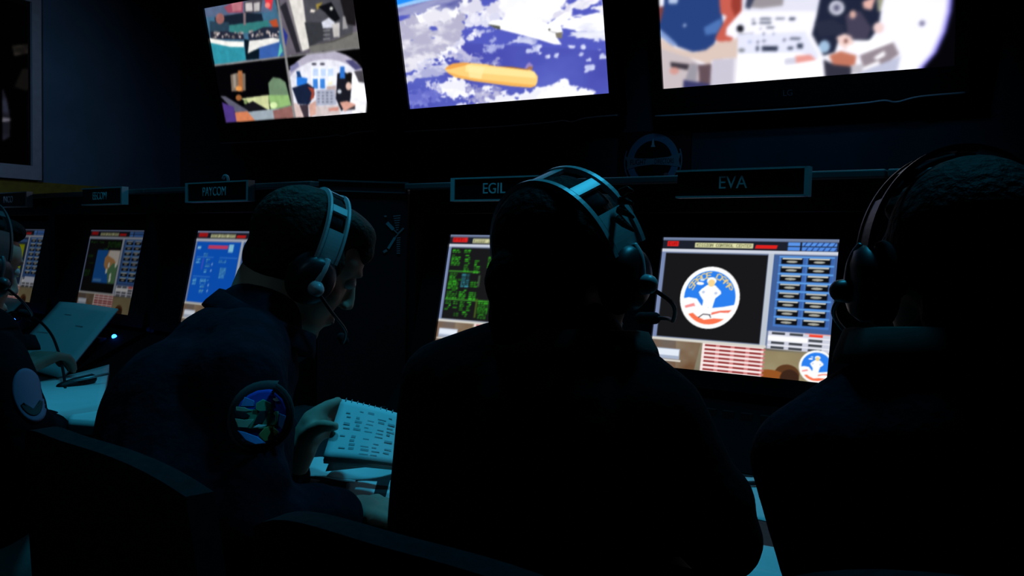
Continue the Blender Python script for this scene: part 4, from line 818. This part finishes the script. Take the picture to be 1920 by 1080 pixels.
# round sleeve patch, laid on the outside of the upper arm
from mathutils.bvhtree import BVHTree
def sleeve_patch(name, c, nrm, up, rx, ry, jacket, o, layers):
    n = unit(nrm); u = unit(Vector(up)-n*Vector(up).dot(n)); x = u.cross(n); c = Vector(c)-o; base = None
    tree = BVHTree.FromPolygons([v.co for v in jacket.data.vertices], [tuple(p.vertices) for p in jacket.data.polygons])
    def on(a, b, h):
        q = c+x*a*rx+u*b*ry+n*.12; loc, nn, ix, d = tree.ray_cast(q, -n, .4)
        return (loc if loc is not None else q-n*.12)+n*h
    for k, (nm, poly, m) in enumerate(layers):
        dense = []
        for (xa, ya), (xb, yb) in zip(poly, poly[1:]+poly[:1]):
            q = max(1, int(math.hypot(xb-xa, yb-ya)/.12)); dense += [(xa+(xb-xa)*i/q, ya+(yb-ya)*i/q) for i in range(q)]
        poly = dense; bm = bmesh.new(); cx = sum(v[0] for v in poly)/len(poly); cy = sum(v[1] for v in poly)/len(poly); prev = None; nn = len(poly); h = .0022+.0009*k
        for s_ in (0., .12, .25, .37, .5, .62, .75, .87, 1.):
            ring = [bm.verts.new(on(cx+(a-cx)*s_, cy+(b-cy)*s_, h)) for a, b in poly] if s_ else [bm.verts.new(on(cx, cy, h))]
            if prev:
                for i in range(nn):
                    if len(prev) == 1: bm.faces.new((prev[0], ring[i], ring[(i+1) % nn]))
                    else: bm.faces.new((prev[i], ring[i], ring[(i+1) % nn], prev[(i+1) % nn]))
            prev = ring
        edge = [bm.verts.new(v.co-n*(.004 if k == 0 else .0008)) for v in prev]
        for i in range(nn): bm.faces.new((prev[i], prev[(i+1) % nn], edge[(i+1) % nn], edge[i]))
        ob = from_bm(nm, bm, M[m], jacket if k == 0 else None, None, True)
        if k == 0: base = ob
        else: parts_of_patch.append((ob, jacket))
    return base
parts_of_patch = []
circ = lambda r, n=32: [(r*math.cos(2*math.pi*i/n), r*math.sin(2*math.pi*i/n)) for i in range(n)]
def qp(*a): return [((x-540)/400., (560-y)/440.) for x, y in a]     # read off a 1080 square view of the patch
inner = qp((560, 195), (700, 230), (810, 320), (870, 450), (880, 620), (840, 780), (760, 890), (640, 940), (520, 930), (400, 850), (290, 740), (230, 600), (215, 470), (260, 360), (340, 270), (440, 210))
pc = pt(495, 778, 1.045)
sleeve_patch('shoulder_patch', pc, (-.02, -1, .12), (0, .05, 1), .033, .037, jk, o1, [('patch', circ(1.12), 'p_edge'), ('dark_ring', circ(1.02), 'p_dark'), ('sky', inner, 'p_blue'),
    ('sky_glow', qp((300, 300), (420, 350), (440, 430), (260, 430)), 'p_sky'), ('sky_edge', qp((770, 520), (880, 560), (840, 760), (780, 700)), 'p_sky'), ('cloud', qp((640, 300), (730, 300), (780, 350), (720, 360)), 'p_white'),
    ('grass', qp((220, 430), (400, 470), (560, 480), (780, 500), (760, 700), (640, 760), (420, 740), (280, 700)), 'p_green'), ('pale_field', qp((222, 430), (330, 440), (430, 490), (360, 500), (220, 485)), 'p_pale'), ('dark_field', qp((215, 490), (350, 505), (420, 560), (360, 600), (240, 570)), 'p_dark'), ('pale_field', qp((235, 590), (360, 610), (470, 600), (420, 720), (290, 710)), 'p_pale'),
    ('tree', qp((540, 330), (640, 400), (660, 480), (560, 520), (470, 470), (470, 380)), 'p_green'), ('trunk', qp((530, 490), (620, 490), (600, 620), (560, 680), (480, 680), (510, 590)), 'p_dark'), ('path', qp((480, 715), (540, 675), (630, 690), (590, 715)), 'p_white'), ('meadow', qp((620, 720), (700, 690), (820, 780), (740, 890), (640, 920), (560, 820)), 'p_tan'), ('river', qp((310, 750), (400, 770), (560, 840), (660, 935), (560, 945), (430, 880)), 'p_sky')])
chair(-.345, 1.165, -.67, 'black office chair under the person bowed over the notepad')

# -- person in the middle, seen from behind
J = dict(pelvis=Vector((.075, .90, .545)), waist=pt(1048, 1010, .92), chest=pt(1052, 815, .945), neck=pt(1066, 665, .96), shL=pt(836, 722, .965), shR=pt(1232, 782, .90), elL=pt(800, 985, .93), elR=pt(1352, 1012, .89), wrL=RR.w(-.02, -.44, .79), wrR=RR.w(.24, -.46, .79))
legs(J, (.5, .86), .40)
H2 = frame(pt(1066, 518, .985), (.68, .73, -.06), (-.05, .03, 1), .87)
hl = (J['wrL'], RR.w(.02, -.30, .76)-J['wrL'], (0, 0, -1), 1, .3, .95); hr = (J['wrR'], RR.w(.20, -.32, .76)-J['wrR'], (0, 0, -1), -1, .3, .95)
p2, jk2, o2 = person('person in dark jacket seated in the middle, back turned, large slotted headset', J, H2, [hl, hr], 'black_cloth', 'black_cloth', 'hair_dark', TIED, (.97, .97), .0055, (pt(1066, 668, .96), .066, (.0, .1, 1), .030, (.45, .9, 0)), 'collar', .93)
hs = headset(H2, 'large grey headset on the person in the middle, slotted band across the crown', 1, (.028, .142, -.052), out=.012, wide=1.8, back=24)
for k in range(4):
    a = Vector((.090+.003*k, -.012-.006*k, .100-.011*k)); tube('hair_wisp', [H2 @ a-o2, H2 @ (a+Vector((.010, .0, .004-.004*k)))-o2, H2 @ (a+Vector((.018+.002*k, .0, .001-.006*k)))-o2], [.005, .004, .0015], M['hair_brown'], p2, 6)
chair(.044, .86, -.6, 'black office chair under the person in the middle')

# -- person at the right edge
J = dict(pelvis=Vector((.43, .76, .545)), waist=pt(1820, 1090, .80), chest=pt(1800, 880, .82), neck=pt(1800, 700, .85), shL=pt(1515, 862, .845), shR=pt(2070, 850, .78), elL=pt(1572, 1105, .80), elR=pt(2190, 1110, .76), wrL=Vector((.46, 1.10, .79)), wrR=Vector((.66, 1.0, .79)))
legs(J, (.45, .9), .40)
H3 = frame(pt(1804, 528, .88), (.06, .99, -.10), (.0, .1, 1), .97)
hl = (J['wrL'], Vector((.1, .9, -.15)), (0, 0, -1), 1, .3, .95); hr = (J['wrR'], Vector((-.1, .9, -.15)), (0, 0, -1), -1, .3, .95)
p3, jk3, o3 = person('person in dark jacket at the right edge, back turned, collar up', J, H3, [hl, hr], 'navy', 'black_cloth', 'hair_dark', TIED[:6], (.97, .97), .0055, (pt(1790, 690, .845), .080, (-.02, .1, 1), .040, (.2, .98, 0)), 'collar')
headset(H3, 'dark headset on the person at the right edge', -1, (.03, .13, -.06), band='plastic_dark')
chair(.47, .80, -.35, 'black office chair under the person at the right edge')

# -- person at the left edge
J = dict(pelvis=Vector((-1.06, 1.47, .545)), waist=pt(-75, 960, 1.52), chest=pt(-60, 790, 1.54), neck=pt(-35, 640, 1.58), shL=pt(-120, 690, 1.70), shR=pt(5, 718, 1.50), elL=pt(-60, 800, 1.90), elR=pt(48, 850, 1.46), wrL=pt(22, 700, 1.98), wrR=pt(95, 800, 1.72))
legs(J, (.66, .75), .42)
H4 = frame(pt(-70, 505, 1.58), (.40, .90, -.22), (.15, .1, 1), .95)
hl = (J['wrL'], pt(62, 680, 2.03)-J['wrL'], (.3, .6, -.7), 1, .5, 1.15, .1); hr = (J['wrR'], Vector((.5, .8, -.1)), (0, 0, -1), -1, .4, .95)
p4, jk4, o4 = person('person cut off by the left edge, lavender sleeve patch, hand on open manual', J, H4, [hl, hr], 'black_cloth', 'khaki', 'hair_dark', SHORT, (.95, .95), .0055, (pt(-35, 648, 1.58), .06, (.1, .1, 1), .03, (.7, .7, 0)), 'black_cloth')
headset(H4, 'dark headset on the person cut off by the left edge', 1, (.03, .128, -.062), band='plastic_mid')
sleeve_patch('shoulder_patch', pt(56, 740, 1.475), (.55, -.82, .10), (-.25, .0, 1), .026, .046, jk4, o4, [('patch', circ(1.0), 'p_lav'), ('dark_arc', [(.75*math.cos(R(a)), .75*math.sin(R(a))) for a in range(200, 340, 10)]+[(.55*math.cos(R(a)), .55*math.sin(R(a))) for a in range(330, 199, -10)], 'p_edge')])
chair(-1.02, 1.50, -.7, 'black office chair under the person at the left edge')

# ------------------------------------------------------------------ papers and small things on the worktop
def sheet(name, c00, c10, c11, c01, label, cat='paper', group=None, sag=0., sag2=0., n=10, m='paper', th=.0012, parent=None, o=None, wave=0.):
    """a sheet through four corners, bent a little, with its own thickness"""
    A, B, C_, D = map(Vector, (c00, c10, c11, c01)); o = Vector(o) if o is not None else (A+B+C_+D)/4; nr = (B-A).cross(D-A).normalized(); bm = bmesh.new(); G = []
    for i in range(n+1):
        for j in range(n+1):
            u, v = i/n, j/n; p = (A*(1-u)+B*u)*(1-v)+(D*(1-u)+C_*u)*v+nr*(sag*4*u*(1-u)+sag2*4*v*(1-v)+wave*math.sin(u*2*math.pi))
            G.append((bm.verts.new(p-o), bm.verts.new(p-o-nr*th)))
    I = lambda i, j, q: G[i*(n+1)+j][q]
    for i in range(n):
        for j in range(n):
            for q in (0, 1): bm.faces.new((I(i, j, q), I(i+1, j, q), I(i+1, j+1, q), I(i, j+1, q)))
    for i in range(n):
        for a, b in (((i, 0), (i+1, 0)), ((i, n), (i+1, n)), ((0, i), (0, i+1)), ((n, i), (n, i+1))): bm.faces.new((I(*a, 0), I(*b, 0), I(*b, 1), I(*a, 1)))
    ob = from_bm(name, bm, M[m], parent, None if parent else o, True)
    if parent is None: ob.location = o; tag(ob, label, cat, group)
    return ob, o, nr
def lines(parent, c00, c10, c11, c01, o, nr, specs, m='ink', name='printed_text'):
    A, B, C_, D = map(Vector, (c00, c10, c11, c01)); bm = bmesh.new()
    for u0, u1, v0, v1 in specs:
        vs = [bm.verts.new((A*(1-u)+B*u)*(1-v)+(D*(1-u)+C_*u)*v+nr*.0009-o) for u, v in ((u0, v0), (u1, v0), (u1, v1), (u0, v1))]; bm.faces.new(vs)
    return from_bm(name, bm, M[m], parent)
# spiral notepad held in the hand
BL, BR, TR, TL = pt(606, 856, 1.30), pt(741, 869, 1.30), pt(757, 778, 1.40), pt(640, 748, 1.42)
pad = empty('spiral_notepad', (BL+BR+TR+TL)/4, 'small spiral notepad of printed pages held by the person in profile', 'notepad'); po = (BL+BR+TR+TL)/4
pg, _, nr = sheet('top_page', BL, BR, TR, TL, None, parent=pad, o=po, sag=.002)
dn = -nr*.006; sheet('page_block', BL+dn, BR+dn, TR+dn, TL+dn, None, parent=pad, o=po, th=.008, m='paper')
sp = []
for r_ in range(12):
    v = .08+r_*.068
    for k in range(5):
        if RNG.random() < .72: u = .14+k*.16+RNG.random()*.04; sp.append((u, u+.05+RNG.random()*.08, v, v+.018+.02*(RNG.random() < .3)))
lines(pg, BL, BR, TR, TL, po, nr*2.6, sp)
for k in range(10):
    u = .08+k*.093; c_ = TL.lerp(TR, u)-po; e1 = (TL-BL).normalized()
    tube('spiral_ring', [c_+(e1*math.cos(t)+nr*math.sin(t))*.0048-nr*.002 for t in (2*math.pi*i/14 for i in range(14))], .0007, M['wire'], pad, 6, True)
# curled pages of an open booklet under it, and loose sheets
Z = lambda px, py, z: hz(px, py, z)
bk = empty('open_booklet', Z(640, 885, .76), 'open booklet with curling pages lying under the spiral notepad', 'booklet'); bo = Z(640, 885, .76)
sheet('left_page', Z(546, 905, .757), Z(665, 905, .764), Z(680, 862, .77), Z(548, 872, .765), None, parent=bk, o=bo, sag=.010, wave=.003)
sheet('right_page', Z(612, 892, .772), Z(742, 886, .778), Z(745, 866, .79), Z(640, 866, .785), None, parent=bk, o=bo, sag=-.010)
sheet('turned_page', Z(610, 884, .79), Z(742, 874, .80), Z(742, 862, .81), Z(620, 860, .81), None, parent=bk, o=bo, sag=-.012, wave=.004)
sheet('loose_sheet', Z(546, 922, .7512), Z(566, 930, .7512), Z(600, 900, .7512), Z(545, 896, .7512), 'loose white sheet beside the jacket front, its corner below the booklet', sag=.001)
sheet('loose_sheet', Z(640, 950, .7513), Z(722, 975, .7513), Z(742, 898, .7513), Z(650, 906, .7513), 'loose white sheet under the resting hand beside the booklet', wave=.002)
a, b = Z(743, 757, .7505), RR.d
box('small_card', (-.012, .012, -.006, .006, 0, .004), M['paper'], None, Matrix.Translation(Z(752, 757, .7505)) @ Matrix.Rotation(-.6, 4, 'Z'), .001)
tag(bpy.data.objects['small_card'], 'tiny pale card on the worktop at the foot of the dark panel', 'card')
# right: sheets between the two people with backs turned
s1 = [Z(1352, 958, .7513), Z(1475, 985, .7513), Z(1455, 897, .7513), Z(1365, 893, .7513)]
sheet('loose_sheet', *s1, 'white sheet with a dark pen across it, between the two people with backs turned')
tube('pen', [Z(1380, 907, .757), Z(1450, 905, .757)], .0042, M['cord'], None, 8); tag(bpy.data.objects['pen'], 'dark pen lying across the white sheet between the two people', 'pen')
s2 = [Z(1370, 1105, .7513), Z(1500, 1112, .7513), Z(1530, 1040, .7513), Z(1420, 1020, .7513)]
sheet('loose_sheet', *s2, 'white sheet at the worktop front edge by the right elbow of the middle person')
s3 = [Z(1390, 1130, .7545), Z(1490, 1140, .7545), Z(1505, 1078, .7545), Z(1408, 1064, .7545)]
sheet('loose_sheet', *s3, 'sheet lying on top of the white sheet at the front edge of the worktop')
# left: open manual leaning on the console, binder below it, second manual further left
a, b, c_, d = LL.w(.775, -.26, .758), LL.w(1.172, -.26, .758), LL.w(1.045, -.035, .935), LL.w(.655, -.035, .935)
mn, mo, nr = sheet('open_manual', a, b, c_, d, 'large open manual leaning on the console below the map screen', 'manual', sag=.004, th=.006)
lines(mn, a, b, c_, d, mo, nr*4, [(.50, .503, .02, .98)], 'emb_grey', 'fold'); lines(mn, a, b, c_, d, mo, nr*5.5, [(.30, .42, .80, .81), (.62, .74, .66, .672), (.1, .3, .5, .508)])
a, b, c_, d = LL.w(.10, -.26, .758), LL.w(.50, -.26, .758), LL.w(.375, -.035, .925), LL.w(-.02, -.035, .925)
mn, mo, nr = sheet('open_manual', a, b, c_, d, 'open manual leaning on the console at the far left end', 'manual', sag=.004, th=.006)
lines(mn, a, b, c_, d, mo, nr*4, [(.50, .503, .02, .98)], 'emb_grey', 'fold')
bd = empty('open_binder', Z(140, 760, .77), 'open binder of white pages flat on the worktop beside the lavender sleeve patch', 'binder'); bo = Z(140, 760, .77)
sheet('page_stack', Z(62, 742, .785), Z(205, 704, .785), Z(190, 790, .785), Z(75, 808, .785), None, parent=bd, o=bo, th=.03, sag=.002)
sheet('front_page', Z(140, 789, .782), Z(210, 772, .782), Z(205, 818, .78), Z(128, 812, .78), None, parent=bd, o=bo, th=.026)
sheet('cover', Z(55, 745, .7535), Z(225, 700, .7535), Z(215, 830, .7535), Z(62, 830, .7535), None, parent=bd, o=bo, m='bezel', th=.003)
cd = empty('control_cord', Z(140, 720, .80), 'black cord with a control box, looping over the open manual and binder', 'cord'); co = Z(140, 720, .80)
cpts = [pt(50, 590, 2.36), pt(76, 604, 2.3), pt(98, 630, 2.22), pt(112, 668, 2.10), pt(120, 705, 2.0), pt(124, 740, 1.90), pt(134, 770, 1.82), pt(146, 800, 1.76)]
tube('cable', smooth_path([p-co for p in cpts], 6), .0035, M['cord'], cd, 8)
bx = solid('control_box', [('l', [(pt(116, 728, 1.95), .014), (pt(140, 722, 1.97), .017), (pt(172, 710, 2.0), .012)])], M['cord'], cd, co, .004, 2)
tube('clip', [pt(128, 716, 1.955)-co, pt(150, 712, 1.965)-co, pt(205, 700, 2.0)-co], .003, M['wire'], bx, 8)
# black mid-level cord loop on the far left manual
tube('thin_cord', smooth_path([pt(8, 592, 2.55), pt(22, 586, 2.5), pt(40, 596, 2.46), pt(26, 602, 2.46), pt(14, 596, 2.5), pt(24, 585, 2.5), pt(58, 604, 2.38)], 6), .003, M['cord'], None, 8); tag(bpy.data.objects['thin_cord'], 'thin dark cord looped on the manual at the far left end', 'cord')

for ob, jkt in parts_of_patch: ob.parent = jkt
